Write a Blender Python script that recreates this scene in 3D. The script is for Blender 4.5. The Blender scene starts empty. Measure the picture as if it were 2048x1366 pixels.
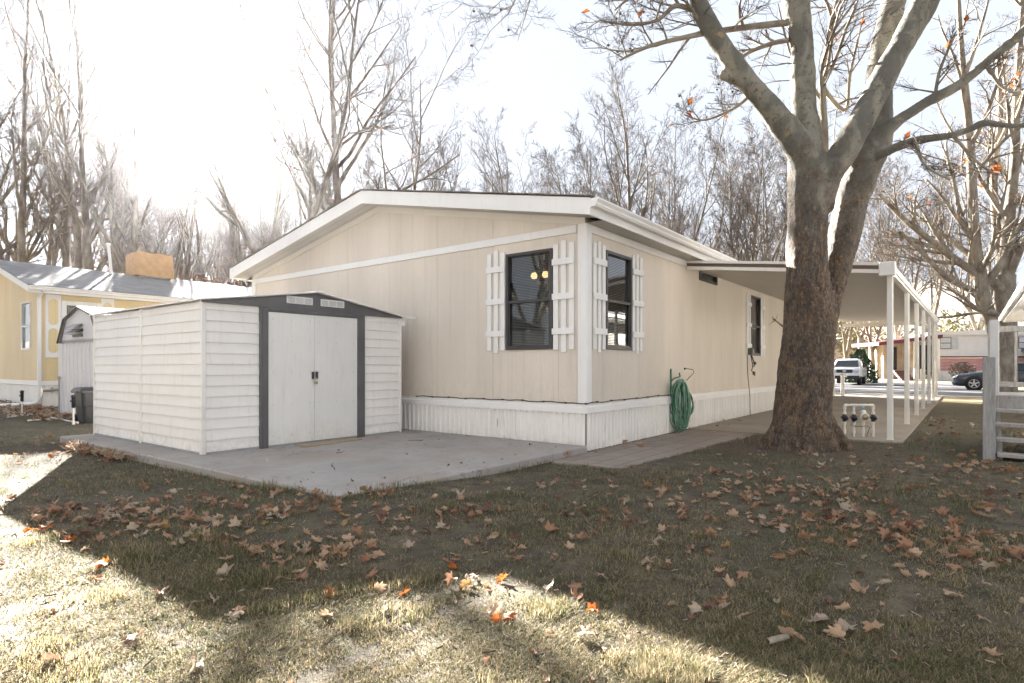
import bpy, math, random
import numpy as np
from mathutils import Vector, Matrix

SC = bpy.context.scene
COL = SC.collection
R = math.radians
rng = random.Random(7)
nrg = np.random.default_rng(7)

# ------------------------------------------------------------------ camera, world, sun, exposure
CAM_H, FPX, CX, HY = 1.2, 1188.0, 1024.0, 733.0
SUN_AZ, SUN_EL = R(-27.9), R(21.4)
cam = bpy.data.cameras.new('camera')
camo = bpy.data.objects.new('camera', cam)
COL.objects.link(camo)
camo.location = (0, 0, CAM_H)
camo.rotation_euler = (R(90), 0, 0)
cam.sensor_width = 36
cam.lens = 36 * FPX / 2048
cam.shift_y = (HY - 683) / 2048
cam.clip_start, cam.clip_end = 0.05, 4000
SC.camera = camo

w = bpy.data.worlds.new("World")
SC.world = w
w.use_nodes = True
_nt = w.node_tree
_bg = _nt.nodes['Background']
_sky = _nt.nodes.new('ShaderNodeTexSky')
_sky.sky_type = 'NISHITA'
_sky.sun_disc = False
_sky.sun_elevation = SUN_EL
_sky.sun_rotation = SUN_AZ
_sky.altitude = 1400
_sky.air_density = 1.0
_sky.dust_density = 1.2
_sky.ozone_density = 1.0
_hs = _nt.nodes.new('ShaderNodeHueSaturation')
_hs.inputs['Saturation'].default_value = 0.9
_nt.links.new(_sky.outputs[0], _hs.inputs['Color'])
_gm = _nt.nodes.new('ShaderNodeGamma')
_gm.inputs['Gamma'].default_value = 0.015
_nt.links.new(_hs.outputs[0], _gm.inputs['Color'])
_tn = _nt.nodes.new('ShaderNodeMix')
_tn.data_type = 'RGBA'
_tn.blend_type = 'MULTIPLY'
_tn.inputs[0].default_value = 1.0
_tn.inputs[7].default_value = (0.90, 0.965, 1.08, 1)
_nt.links.new(_gm.outputs[0], _tn.inputs[6])
_nt.links.new(_tn.outputs[2], _bg.inputs[0])
_bg.inputs[1].default_value = 0.064

sun = bpy.data.lights.new('sun', 'SUN')
suno = bpy.data.objects.new('sun', sun)
COL.objects.link(suno)
sun.energy = 5.0
sun.angle = R(0.5)
sun.color = (1.0, 0.955, 0.89)
_d = Vector((math.sin(SUN_AZ) * math.cos(SUN_EL), math.cos(SUN_AZ) * math.cos(SUN_EL), math.sin(SUN_EL)))
suno.rotation_euler = _d.to_track_quat('Z', 'Y').to_euler()
suno.location = (-20, 30, 25)

SC.view_settings.view_transform = 'Standard'
SC.view_settings.look = 'None'
SC.view_settings.gamma = 1.0
SC.view_settings.exposure = 4.0
SC.cycles.use_denoising = True
SC.cycles.max_bounces = 6
SC.cycles.diffuse_bounces = 3
SC.cycles.glossy_bounces = 3
SC.cycles.transmission_bounces = 4
SC.cycles.transparent_max_bounces = 12
SC.cycles.volume_bounces = 0
SC.cycles.caustics_reflective = False
SC.cycles.caustics_refractive = False

# ------------------------------------------------------------------ frames and helpers
HC = Vector((1.03, 8.29, 0))
HROT = math.atan2(0.793, 0.610)
H = Matrix.Translation(HC) @ Matrix.Rotation(HROT, 4, 'Z')


def hw(u, v, z=0):
    return H @ Vector((u, v, z))


def gp(px, py, z=0.0):
    Y = (CAM_H - z) * FPX / (py - HY)
    return Vector(((px - CX) / FPX * Y, Y, z))


def at(px, py, Y):
    return Vector(((px - CX) / FPX * Y, Y, CAM_H - (py - HY) / FPX * Y))


def tag(o, label=None, cat=None, group=None, kind=None):
    if label: o['label'] = label
    if cat: o['category'] = cat
    if group: o['group'] = group
    if kind: o['kind'] = kind
    return o


def thing(name, label, cat, loc=(0, 0, 0), rotz=0.0, group=None):
    o = bpy.data.objects.new(name, None)
    COL.objects.link(o)
    o.empty_display_size = 0.2
    o.location = loc
    o.rotation_euler = (0, 0, rotz)
    return tag(o, label, cat, group)


def copy_tree(o, parent=None):
    c = o.copy()
    COL.objects.link(c)
    if parent: c.parent = parent
    for ch in list(o.children):
        copy_tree(ch, c)
    return c


class MB:
    def __init__(s):
        s.v, s.f, s.m, s.s = [], [], [], []

    def add(s, vs, fs, mi=0, smooth=False):
        b = len(s.v)
        s.v.extend([tuple(p) for p in vs])
        for f in fs:
            s.f.append([b + i for i in f])
            s.m.append(mi)
            s.s.append(smooth)
        return s

    def quad(s, a, b, c, d, mi=0):
        return s.add([a, b, c, d], [(0, 1, 2, 3)], mi)

    def box(s, x0, x1, y0, y1, z0, z1, mi=0, bev=0.0):
        x0, x1 = sorted((x0, x1)); y0, y1 = sorted((y0, y1)); z0, z1 = sorted((z0, z1))
        if bev <= 0:
            v = [(x, y, z) for x in (x0, x1) for y in (y0, y1) for z in (z0, z1)]
            return s.add(v, [(0, 1, 3, 2), (4, 6, 7, 5), (0, 4, 5, 1), (2, 3, 7, 6), (0, 2, 6, 4), (1, 5, 7, 3)], mi)
        b = min(bev, (x1 - x0) / 2.01, (y1 - y0) / 2.01, (z1 - z0) / 2.01)
        ps, idx = [], {}
        for ix, x in enumerate((x0, x1)):
            for iy, y in enumerate((y0, y1)):
                for iz, z in enumerate((z0, z1)):
                    sx, sy, sz = (1 if ix == 0 else -1), (1 if iy == 0 else -1), (1 if iz == 0 else -1)
                    for a in range(3):
                        p = [x, y, z]
                        for k, sg in enumerate((sx, sy, sz)):
                            if k != a: p[k] += sg * b
                        idx[(ix, iy, iz, a)] = len(ps); ps.append(p)
        fs = []
        for a in range(3):
            o1, o2 = [(1, 2), (2, 0), (0, 1)][a]
            for sd in (0, 1):
                q = []
                for c in ((0, 0), (1, 0), (1, 1), (0, 1)):
                    k = [0, 0, 0]; k[a] = sd; k[o1] = c[0]; k[o2] = c[1]
                    q.append(idx[(*k, a)])
                fs.append(q if sd else q[::-1])
        for a in range(3):
            o1, o2 = [(1, 2), (2, 0), (0, 1)][a]
            for c in ((0, 0), (1, 0), (1, 1), (0, 1)):
                k0 = [0, 0, 0]; k1 = [0, 0, 0]
                k0[a] = 0; k1[a] = 1
                for k in (k0, k1): k[o1] = c[0]; k[o2] = c[1]
                q = [idx[(*k0, o1)], idx[(*k1, o1)], idx[(*k1, o2)], idx[(*k0, o2)]]
                fs.append(q if (c in ((0, 1), (1, 0))) else q[::-1])
        for ix in (0, 1):
            for iy in (0, 1):
                for iz in (0, 1):
                    t = [idx[(ix, iy, iz, a)] for a in range(3)]
                    fs.append(t if (ix + iy + iz) % 2 else t[::-1])
        return s.add(ps, fs, mi)

    def prism(s, poly, axis, a0, a1, mi=0):
        """poly: 2-D points in the plane of the other two axes, extruded along axis from a0 to a1"""
        n = len(poly)

        def P(p, a):
            if axis == 0: return (a, p[0], p[1])
            if axis == 1: return (p[0], a, p[1])
            return (p[0], p[1], a)
        v = [P(p, a0) for p in poly] + [P(p, a1) for p in poly]
        f = [tuple(range(n))[::-1], tuple(range(n, 2 * n))]
        f += [(i, (i + 1) % n, n + (i + 1) % n, n + i) for i in range(n)]
        return s.add(v, f, mi)

    def sheet(s, prof, axis, a0, a1, mi=0):
        """open profile extruded along an axis: corrugated or lapped sheets"""
        def P(p, a):
            if axis == 0: return (a, p[0], p[1])
            if axis == 1: return (p[0], a, p[1])
            return (p[0], p[1], a)
        n = len(prof)
        v = [P(p, a0) for p in prof] + [P(p, a1) for p in prof]
        return s.add(v, [(i, i + 1, n + i + 1, n + i) for i in range(n - 1)], mi)

    def tube(s, pts, rad, sides=8, mi=0, caps=True, smooth=True):
        pts = [Vector(p) for p in pts]
        n = len(pts)
        if not hasattr(rad, '__len__'): rad = [rad] * n
        T = []
        for i in range(n):
            a = pts[max(0, i - 1)]; b = pts[min(n - 1, i + 1)]
            T.append((b - a).normalized() if (b - a).length > 1e-9 else Vector((0, 0, 1)))
        ref = Vector((0, 0, 1)) if abs(T[0].z) < 0.9 else Vector((1, 0, 0))
        N = (ref - T[0] * ref.dot(T[0])).normalized()
        vs, fs = [], []
        for i in range(n):
            N = (N - T[i] * N.dot(T[i]))
            N = N.normalized() if N.length > 1e-6 else T[i].orthogonal().normalized()
            B = T[i].cross(N)
            for k in range(sides):
                a = 2 * math.pi * k / sides
                vs.append(pts[i] + (N * math.cos(a) + B * math.sin(a)) * rad[i])
        for i in range(n - 1):
            for k in range(sides):
                k2 = (k + 1) % sides
                fs.append((i * sides + k, i * sides + k2, (i + 1) * sides + k2, (i + 1) * sides + k))
        s.add(vs, fs, mi, smooth)
        if caps:
            s.add(vs[:sides], [tuple(range(sides))[::-1]], mi)
            s.add(vs[-sides:], [tuple(range(sides))], mi)
        return s

    def cyl(s, p0, p1, r0, r1=None, sides=16, mi=0):
        return s.tube([p0, p1], [r0, r0 if r1 is None else r1], sides, mi)

    def lathe(s, prof, c=(0, 0, 0), axis='z', sides=20, mi=0, smooth=True):
        vs, fs = [], []
        for r, h in prof:
            for k in range(sides):
                a = 2 * math.pi * k / sides
                x, y = r * math.cos(a), r * math.sin(a)
                p = (x, y, h) if axis == 'z' else ((x, h, y) if axis == 'y' else (h, x, y))
                vs.append((p[0] + c[0], p[1] + c[1], p[2] + c[2]))
        for i in range(len(prof) - 1):
            for k in range(sides):
                k2 = (k + 1) % sides
                fs.append((i * sides + k, i * sides + k2, (i + 1) * sides + k2, (i + 1) * sides + k))
        return s.add(vs, fs, mi, smooth)

    def build(s, name, mats, parent=None, loc=None, rotz=None):
        me = bpy.data.meshes.new(name)
        me.from_pydata(s.v, [], s.f)
        if not isinstance(mats, (list, tuple)): mats = [mats]
        for m in mats: me.materials.append(m)
        if len(mats) > 1: me.polygons.foreach_set('material_index', s.m)
        me.polygons.foreach_set('use_smooth', s.s)
        me.update()
        o = bpy.data.objects.new(name, me)
        COL.objects.link(o)
        if parent: o.parent = parent
        if loc is not None: o.location = loc
        if rotz is not None: o.rotation_euler = (0, 0, rotz)
        return o


def np_mesh(name, V, F, mats, mi=None, smooth=False, parent=None, loc=None):
    """V [n,3], F [m,k] numpy arrays (all faces of the same size k)"""
    me = bpy.data.meshes.new(name)
    n, (m, k) = len(V), F.shape
    me.vertices.add(n)
    me.vertices.foreach_set('co', V.astype(np.float32).ravel())
    me.loops.add(m * k)
    me.loops.foreach_set('vertex_index', F.astype(np.int32).ravel())
    me.polygons.add(m)
    me.polygons.foreach_set('loop_start', np.arange(0, m * k, k, dtype=np.int32))
    for mt in (mats if isinstance(mats, (list, tuple)) else [mats]): me.materials.append(mt)
    if mi is not None: me.polygons.foreach_set('material_index', mi.astype(np.int32))
    me.polygons.foreach_set('use_smooth', np.full(m, smooth))
    me.update(calc_edges=True)
    o = bpy.data.objects.new(name, me)
    COL.objects.link(o)
    if parent: o.parent = parent
    if loc is not None: o.location = loc
    return o


# ------------------------------------------------------------------ materials
class NT:
    """small node builder around one material"""
    def __init__(s, name):
        s.mat = bpy.data.materials.new(name)
        s.mat.use_nodes = True
        s.t = s.mat.node_tree
        s.p = s.t.nodes['Principled BSDF']
        s.out = s.t.nodes['Material Output']
        s.co = s.t.nodes.new('ShaderNodeTexCoord').outputs['Object']

    def n(s, typ, **kw):
        nd = s.t.nodes.new(typ)
        for k, v in kw.items():
            if k in nd.inputs.keys(): 
                s.set(nd.inputs[k], v)
            else: setattr(nd, k, v)
        return nd

    def set(s, inp, v):
        if isinstance(v, bpy.types.NodeSocket): s.t.links.new(v, inp)
        else: inp.default_value = v

    def noise(s, scale, detail=4, rough=0.6, co=None, dist=0.0, stretch=None):
        c = co or s.co
        if stretch:
            mp = s.n('ShaderNodeMapping'); s.set(mp.inputs['Vector'], c); mp.inputs['Scale'].default_value = stretch
            c = mp.outputs[0]
        nd = s.n('ShaderNodeTexNoise')
        nd.inputs['Scale'].default_value = scale
        nd.inputs['Detail'].default_value = detail
        nd.inputs['Roughness'].default_value = rough
        nd.inputs['Distortion'].default_value = dist
        s.set(nd.inputs['Vector'], c)
        return nd.outputs['Fac']

    def ramp(s, fac, stops, interp='LINEAR'):
        nd = s.n('ShaderNodeValToRGB')
        cr = nd.color_ramp
        cr.interpolation = interp
        while len(cr.elements) < len(stops): cr.elements.new(0.5)
        for e, (p, c) in zip(cr.elements, stops):
            e.position = p
            e.color = (*c, 1) if len(c) == 3 else c
        s.set(nd.inputs[0], fac)
        return nd.outputs[0]

    def mix(s, fac, a, b, blend='MIX'):
        nd = s.n('ShaderNodeMix', data_type='RGBA', blend_type=blend)
        s.set(nd.inputs[0], fac)
        for i, v in ((6, a), (7, b)):
            if isinstance(v, tuple) and len(v) == 3: v = (*v, 1)
            s.set(nd.inputs[i], v)
        return nd.outputs[2]

    def math(s, op, a, b=0.0, c=None, clamp=False):
        nd = s.n('ShaderNodeMath', operation=op, use_clamp=clamp)
        s.set(nd.inputs[0], a); s.set(nd.inputs[1], b)
        if c is not None: s.set(nd.inputs[2], c)
        return nd.outputs[0]

    def maprange(s, v, a, b, c=0.0, d=1.0, smooth=False):
        nd = s.n('ShaderNodeMapRange')
        if smooth: nd.interpolation_type = 'SMOOTHSTEP'
        s.set(nd.inputs[0], v)
        for i, x in enumerate((a, b, c, d)): s.set(nd.inputs[i + 1], x)
        return nd.outputs[0]

    def xyz(s, co=None):
        nd = s.n('ShaderNodeSeparateXYZ')
        s.set(nd.inputs[0], co or s.co)
        return nd.outputs

    def bump(s, h, strength=0.3, dist=0.01, normal=None):
        nd = s.n('ShaderNodeBump')
        nd.inputs['Strength'].default_value = strength
        nd.inputs['Distance'].default_value = dist
        s.set(nd.inputs['Height'], h)
        if normal is not None: s.set(nd.inputs['Normal'], normal)
        return nd.outputs[0]

    def done(s, col=None, rough=None, normal=None, metal=None, spec=None):
        if col is not None:
            if isinstance(col, tuple) and len(col) == 3: col = (*col, 1)
            s.set(s.p.inputs['Base Color'], col)
        if rough is not None: s.set(s.p.inputs['Roughness'], rough)
        if normal is not None: s.set(s.p.inputs['Normal'], normal)
        if metal is not None: s.set(s.p.inputs['Metallic'], metal)
        if spec is not None: s.p.inputs['Specular IOR Level'].default_value = spec
        return s.mat


def simple(name, c, rough=0.6, var=0.12, scale=6.0, bump=0.0, bscale=60.0, metal=0.0, dirt=None, spec=0.5):
    n = NT(name)
    lo = tuple(max(0, x * (1 - var)) for x in c); hi = tuple(min(1, x * (1 + var)) for x in c)
    col = n.ramp(n.noise(scale, 5, 0.65), [(0.3, lo), (0.7, hi)])
    if dirt:
        f = n.math('MULTIPLY', n.maprange(n.noise(scale * 2.3, 8, 0.75), 0.55, 0.78), dirt[1])
        col = n.mix(f, col, dirt[0])
    nm = n.bump(n.noise(bscale, 4), bump, 0.004) if bump else None
    return n.done(col, rough, nm, metal, spec)


def siding(name, c, axis, pitch=0.305, dirt_shade_col=(0.36, 0.29, 0.21)):
    """painted wood panel siding: vertical grooves along one axis and a brushed grain"""
    n = NT(name)
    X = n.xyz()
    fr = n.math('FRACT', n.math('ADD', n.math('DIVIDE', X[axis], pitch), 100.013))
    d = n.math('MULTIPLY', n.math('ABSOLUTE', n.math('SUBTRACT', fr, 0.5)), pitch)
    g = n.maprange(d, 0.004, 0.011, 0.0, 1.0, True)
    st = [1, 1, 1]; st[2] = 0.06
    grain = n.noise(120, 4, 0.6, stretch=tuple(st))
    st2 = [1, 1, 1]; st2[2] = 0.25
    big = n.noise(1.1, 5, 0.6, stretch=tuple(st2))
    lo = tuple(x * 0.90 for x in c); hi = tuple(min(1, x * 1.06) for x in c)
    col = n.ramp(big, [(0.3, lo), (0.7, hi)])
    col = n.mix(n.math('MULTIPLY', n.maprange(grain, 0.45, 0.75), 0.16), col, dirt_shade_col)
    streak = n.noise(9, 5, 0.7, stretch=(1, 1, 0.05))
    col = n.mix(n.math('MULTIPLY', n.maprange(streak, 0.56, 0.8), 0.22), col, dirt_shade_col)
    col = n.mix(n.math('MULTIPLY', n.maprange(g, 0, 1, 1, 0), 0.10), col, dirt_shade_col)  # groove shade painted into the colour, using the dirt tone
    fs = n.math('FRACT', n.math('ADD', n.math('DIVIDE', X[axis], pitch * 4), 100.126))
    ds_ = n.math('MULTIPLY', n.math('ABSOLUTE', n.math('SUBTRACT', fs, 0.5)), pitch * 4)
    col = n.mix(n.maprange(ds_, 0.002, 0.007, 0.35, 0.0), col, dirt_shade_col)
    run = n.noise(3.2, 6, 0.75, stretch=(1, 1, 0.09))
    col = n.mix(n.math('MULTIPLY', n.maprange(run, 0.58, 0.76), 0.30), col, dirt_shade_col)
    spl = n.math('MULTIPLY', n.maprange(X[2], 1.05, 0.66, 0, 1), n.maprange(n.noise(9, 6, 0.75), 0.45, 0.75))
    col = n.mix(n.math('MULTIPLY', spl, 0.35), col, dirt_shade_col)
    nm = n.bump(grain, 0.18, 0.004)
    nm = n.bump(g, 0.28, 0.006, nm)
    return n.done(col, 0.62, nm)


def white_paint(name, c=(0.84, 0.825, 0.805), dirt=0.22, rough=0.5, streak=True, splash=None):
    n = NT(name)
    col = n.ramp(n.noise(1.7, 5, 0.6), [(0.3, tuple(x * 0.93 for x in c)), (0.7, c)])
    f = n.noise(14, 6, 0.75, stretch=(1, 1, 0.12) if streak else None)
    col = n.mix(n.math('MULTIPLY', n.maprange(f, 0.54, 0.8), dirt), col, (0.38, 0.31, 0.24))
    if splash:
        X = n.xyz()
        k = n.math('MULTIPLY', n.maprange(X[2], splash[0], splash[1], 0, 1), n.maprange(n.noise(7, 7, 0.75), 0.42, 0.72))
        col = n.mix(n.math('MULTIPLY', k, splash[3]), col, splash[2])
        rs = n.math('MULTIPLY', n.maprange(n.noise(3.1, 6, 0.7, stretch=(1, 1, 0.25)), 0.66, 0.72), n.maprange(X[2], 0.9, 0.2, 0, 0.75))
        col = n.mix(rs, col, (0.33, 0.15, 0.06))
    nm = n.bump(n.noise(45, 4), 0.08, 0.004)
    return n.done(col, rough, nm)


M = {}
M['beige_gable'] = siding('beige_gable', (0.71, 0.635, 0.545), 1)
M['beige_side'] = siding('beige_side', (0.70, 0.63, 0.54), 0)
M['trim'] = white_paint('trim')
M['trim_cream'] = white_paint('trim_cream', (0.74, 0.69, 0.61), 0.2)
M['skirt'] = white_paint('skirt', (0.84, 0.815, 0.775), 0.26, 0.45, True, (0.26, 0.03, (0.34, 0.27, 0.19), 0.5))
M['shed_white'] = white_paint('shed_white', (0.84, 0.81, 0.77), 0.35, 0.4, True, (0.38, 0.10, (0.36, 0.29, 0.21), 0.6))
M['shed_door'] = white_paint('shed_door', (0.78, 0.765, 0.735), 0.3, 0.4, True, (0.40, 0.12, (0.40, 0.33, 0.25), 0.5))
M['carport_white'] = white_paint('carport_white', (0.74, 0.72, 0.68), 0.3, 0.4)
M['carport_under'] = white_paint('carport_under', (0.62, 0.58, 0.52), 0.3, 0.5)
M['brown_strip'] = simple('brown_strip', (0.10, 0.075, 0.06), 0.5)
M['charcoal'] = simple('charcoal', (0.105, 0.10, 0.105), 0.42, 0.18, 3)
M['win_frame'] = simple('win_frame', (0.045, 0.042, 0.042), 0.4, 0.15)
M['blind'] = simple('blind', (0.40, 0.385, 0.36), 0.5, 0.05)
M['curtain'] = simple('curtain', (0.30, 0.20, 0.17), 0.9, 0.15, 14)
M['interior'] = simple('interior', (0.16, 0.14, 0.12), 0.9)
M['dark'] = simple('dark', (0.012, 0.012, 0.013), 0.5)
M['black_rubber'] = simple('black_rubber', (0.018, 0.018, 0.019), 0.75)
M['black_plastic'] = simple('black_plastic', (0.022, 0.022, 0.026), 0.38)
M['steel'] = simple('steel', (0.55, 0.55, 0.55), 0.35, 0.1, metal=0.9)
M['galv'] = simple('galv', (0.34, 0.34, 0.35), 0.6, 0.15, 5, metal=0.3)
M['brass'] = simple('brass', (0.30, 0.25, 0.17), 0.4, 0.1, metal=0.8)
M['pvc'] = simple('pvc', (0.74, 0.70, 0.64), 0.35, 0.08, 9, dirt=((0.4, 0.3, 0.2), 0.35))
M['pvc_blue'] = simple('pvc_blue', (0.10, 0.32, 0.45), 0.4)
M['valve_black'] = simple('valve_black', (0.03, 0.034, 0.042), 0.45)
M['soffit'] = None
M['cable'] = simple('cable', (0.03, 0.027, 0.026), 0.6)
M['tan_cloth'] = simple('tan_cloth', (0.50, 0.30, 0.13), 0.85, 0.16, 5, 0.4, 18)
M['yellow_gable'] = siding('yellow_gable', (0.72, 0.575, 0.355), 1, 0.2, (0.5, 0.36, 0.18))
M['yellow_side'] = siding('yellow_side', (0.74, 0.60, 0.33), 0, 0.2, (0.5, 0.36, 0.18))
M['wood_grey'] = None


def _soffit():
    n = NT('soffit')
    X = n.xyz()
    fr = n.math('FRACT', n.math('ADD', n.math('DIVIDE', X[0], 0.15), 50.0))
    fr2 = n.math('FRACT', n.math('ADD', n.math('DIVIDE', X[1], 0.10), 50.0))
    h = n.maprange(n.math('ABSOLUTE', n.math('SUBTRACT', fr, 0.5)), 0.0, 0.09, 0, 1, True)
    h2 = n.maprange(n.math('ABSOLUTE', n.math('SUBTRACT', fr2, 0.5)), 0.0, 0.09, 0, 1, True)
    col = n.ramp(n.noise(2.0), [(0.3, (0.52, 0.49, 0.45)), (0.7, (0.60, 0.57, 0.53))])
    col = n.mix(n.math('MULTIPLY', n.maprange(h, 0, 1, 1, 0), 0.5), col, (0.2, 0.18, 0.16))
    return n.done(col, 0.55, n.bump(h, 0.6, 0.006))


M['soffit'] = _soffit()


def _wood_grey():
    n = NT('wood_grey')
    g = n.noise(6, 6, 0.7, stretch=(6, 6, 1.0), dist=0.4)
    col = n.ramp(g, [(0.2, (0.16, 0.155, 0.15)), (0.5, (0.30, 0.29, 0.28)), (0.8, (0.42, 0.41, 0.40))])
    col = n.mix(n.maprange(n.noise(1.3, 5), 0.5, 0.75), col, (0.33, 0.28, 0.23))
    return n.done(col, 0.8, n.bump(g, 0.35, 0.006))


M['wood_grey'] = _wood_grey()


def _shingle(name, c):
    n = NT(name)
    br = n.n('ShaderNodeTexBrick')
    mp = n.n('ShaderNodeMapping'); n.set(mp.inputs['Vector'], n.co)
    n.set(br.inputs['Vector'], mp.outputs[0])
    br.inputs['Scale'].default_value = 1.0
    br.inputs['Brick Width'].default_value = 0.32
    br.inputs['Row Height'].default_value = 0.14
    br.inputs['Mortar Size'].default_value = 0.006
    br.inputs['Color1'].default_value = (*[x * 0.8 for x in c], 1)
    br.inputs['Color2'].default_value = (*[x * 1.25 for x in c], 1)
    br.inputs['Mortar'].default_value = (*[x * 0.5 for x in c], 1)
    col = n.mix(n.maprange(n.noise(60, 3), 0.4, 0.7, 0, 0.5), br.outputs['Color'], tuple(x * 1.5 for x in c))
    col = n.mix(n.maprange(n.noise(1.2, 5), 0.5, 0.75, 0, 0.4), col, (0.20, 0.15, 0.11))
    return n.done(col, 0.85, n.bump(br.outputs['Fac'], 0.5, -0.01, n.bump(n.noise(150, 2), 0.4, 0.004)))


M['shingle'] = _shingle('shingle', (0.23, 0.225, 0.225))
M['shingle_brown'] = _shingle('shingle_brown', (0.19, 0.165, 0.145))


def _glass(name, tint=(0.9, 0.95, 0.95), refl=1.9, rough=0.0):
    n = NT(name)
    n.t.nodes.remove(n.p)
    tr = n.n('ShaderNodeBsdfTransparent'); tr.inputs[0].default_value = (*tint, 1)
    gl = n.n('ShaderNodeBsdfGlossy'); gl.inputs['Roughness'].default_value = rough
    gl.inputs['Color'].default_value = (1, 1, 1, 1)
    fr = n.n('ShaderNodeFresnel'); fr.inputs[0].default_value = 1.5
    nm = n.bump(n.noise(1.4, 2, 0.4), 0.03, 0.05)
    n.set(gl.inputs['Normal'], nm)
    f = n.math('MULTIPLY', fr.outputs[0], refl, clamp=True)
    mx = n.n('ShaderNodeMixShader')
    n.set(mx.inputs[0], f); n.set(mx.inputs[1], tr.outputs[0]); n.set(mx.inputs[2], gl.outputs[0])
    n.set(n.out.inputs['Surface'], mx.outputs[0])
    return n.mat


M['glass'] = _glass('glass')
M['glass_dark'] = simple('glass_dark', (0.02, 0.023, 0.027), 0.06, 0.1)


def _concrete(name, c, joint=None):
    n = NT(name)
    a = n.noise(0.9, 6, 0.6)
    b = n.noise(9, 7, 0.7)
    col = n.ramp(a, [(0.25, tuple(x * 0.78 for x in c)), (0.5, c), (0.75, tuple(x * 1.14 for x in c))])
    col = n.mix(n.maprange(b, 0.52, 0.75, 0, 0.45), col, tuple(x * 0.55 for x in c))
    col = n.mix(n.maprange(n.noise(70, 3), 0.6, 0.75, 0, 0.35), col, tuple(x * 0.4 for x in c))
    col = n.mix(n.maprange(n.noise(0.8, 5, 0.6), 0.48, 0.66, 0, 0.55), col, (c[0] * 0.82, c[1] * 0.72, c[2] * 0.60))
    ck = n.math('ABSOLUTE', n.math('SUBTRACT', n.noise(0.55, 6, 0.6, dist=0.5), 0.5))
    col = n.mix(n.maprange(ck, 0.0, 0.004, 0.7, 0), col, tuple(x * 0.35 for x in c))
    return n.done(col, 0.85, n.bump(n.noise(90, 4, 0.7), 0.25, 0.005, n.bump(b, 0.15, 0.01)))


M['concrete'] = _concrete('concrete', (0.345, 0.318, 0.295))
M['concrete_drive'] = _concrete('concrete_drive', (0.30, 0.26, 0.215))
M['concrete_light'] = _concrete('concrete_light', (0.42, 0.39, 0.35))
M['asphalt'] = _concrete('asphalt', (0.085, 0.085, 0.09))


def _paver():
    n = NT('paver')
    br = n.n('ShaderNodeTexBrick')
    n.set(br.inputs['Vector'], n.co)
    br.inputs['Scale'].default_value = 1.0
    br.inputs['Brick Width'].default_value = 0.40
    br.inputs['Row Height'].default_value = 0.30
    br.inputs['Mortar Size'].default_value = 0.007
    br.inputs['Color1'].default_value = (0.235, 0.19, 0.16, 1)
    br.inputs['Color2'].default_value = (0.28, 0.23, 0.195, 1)
    br.inputs['Mortar'].default_value = (0.10, 0.085, 0.065, 1)
    col = n.mix(n.maprange(n.noise(5, 6, 0.7), 0.5, 0.75, 0, 0.55), br.outputs['Color'], (0.19, 0.16, 0.12))
    return n.done(col, 0.9, n.bump(br.outputs['Fac'], 0.6, -0.01, n.bump(n.noise(80, 4), 0.3, 0.005)))


M['paver'] = _paver()


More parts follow.
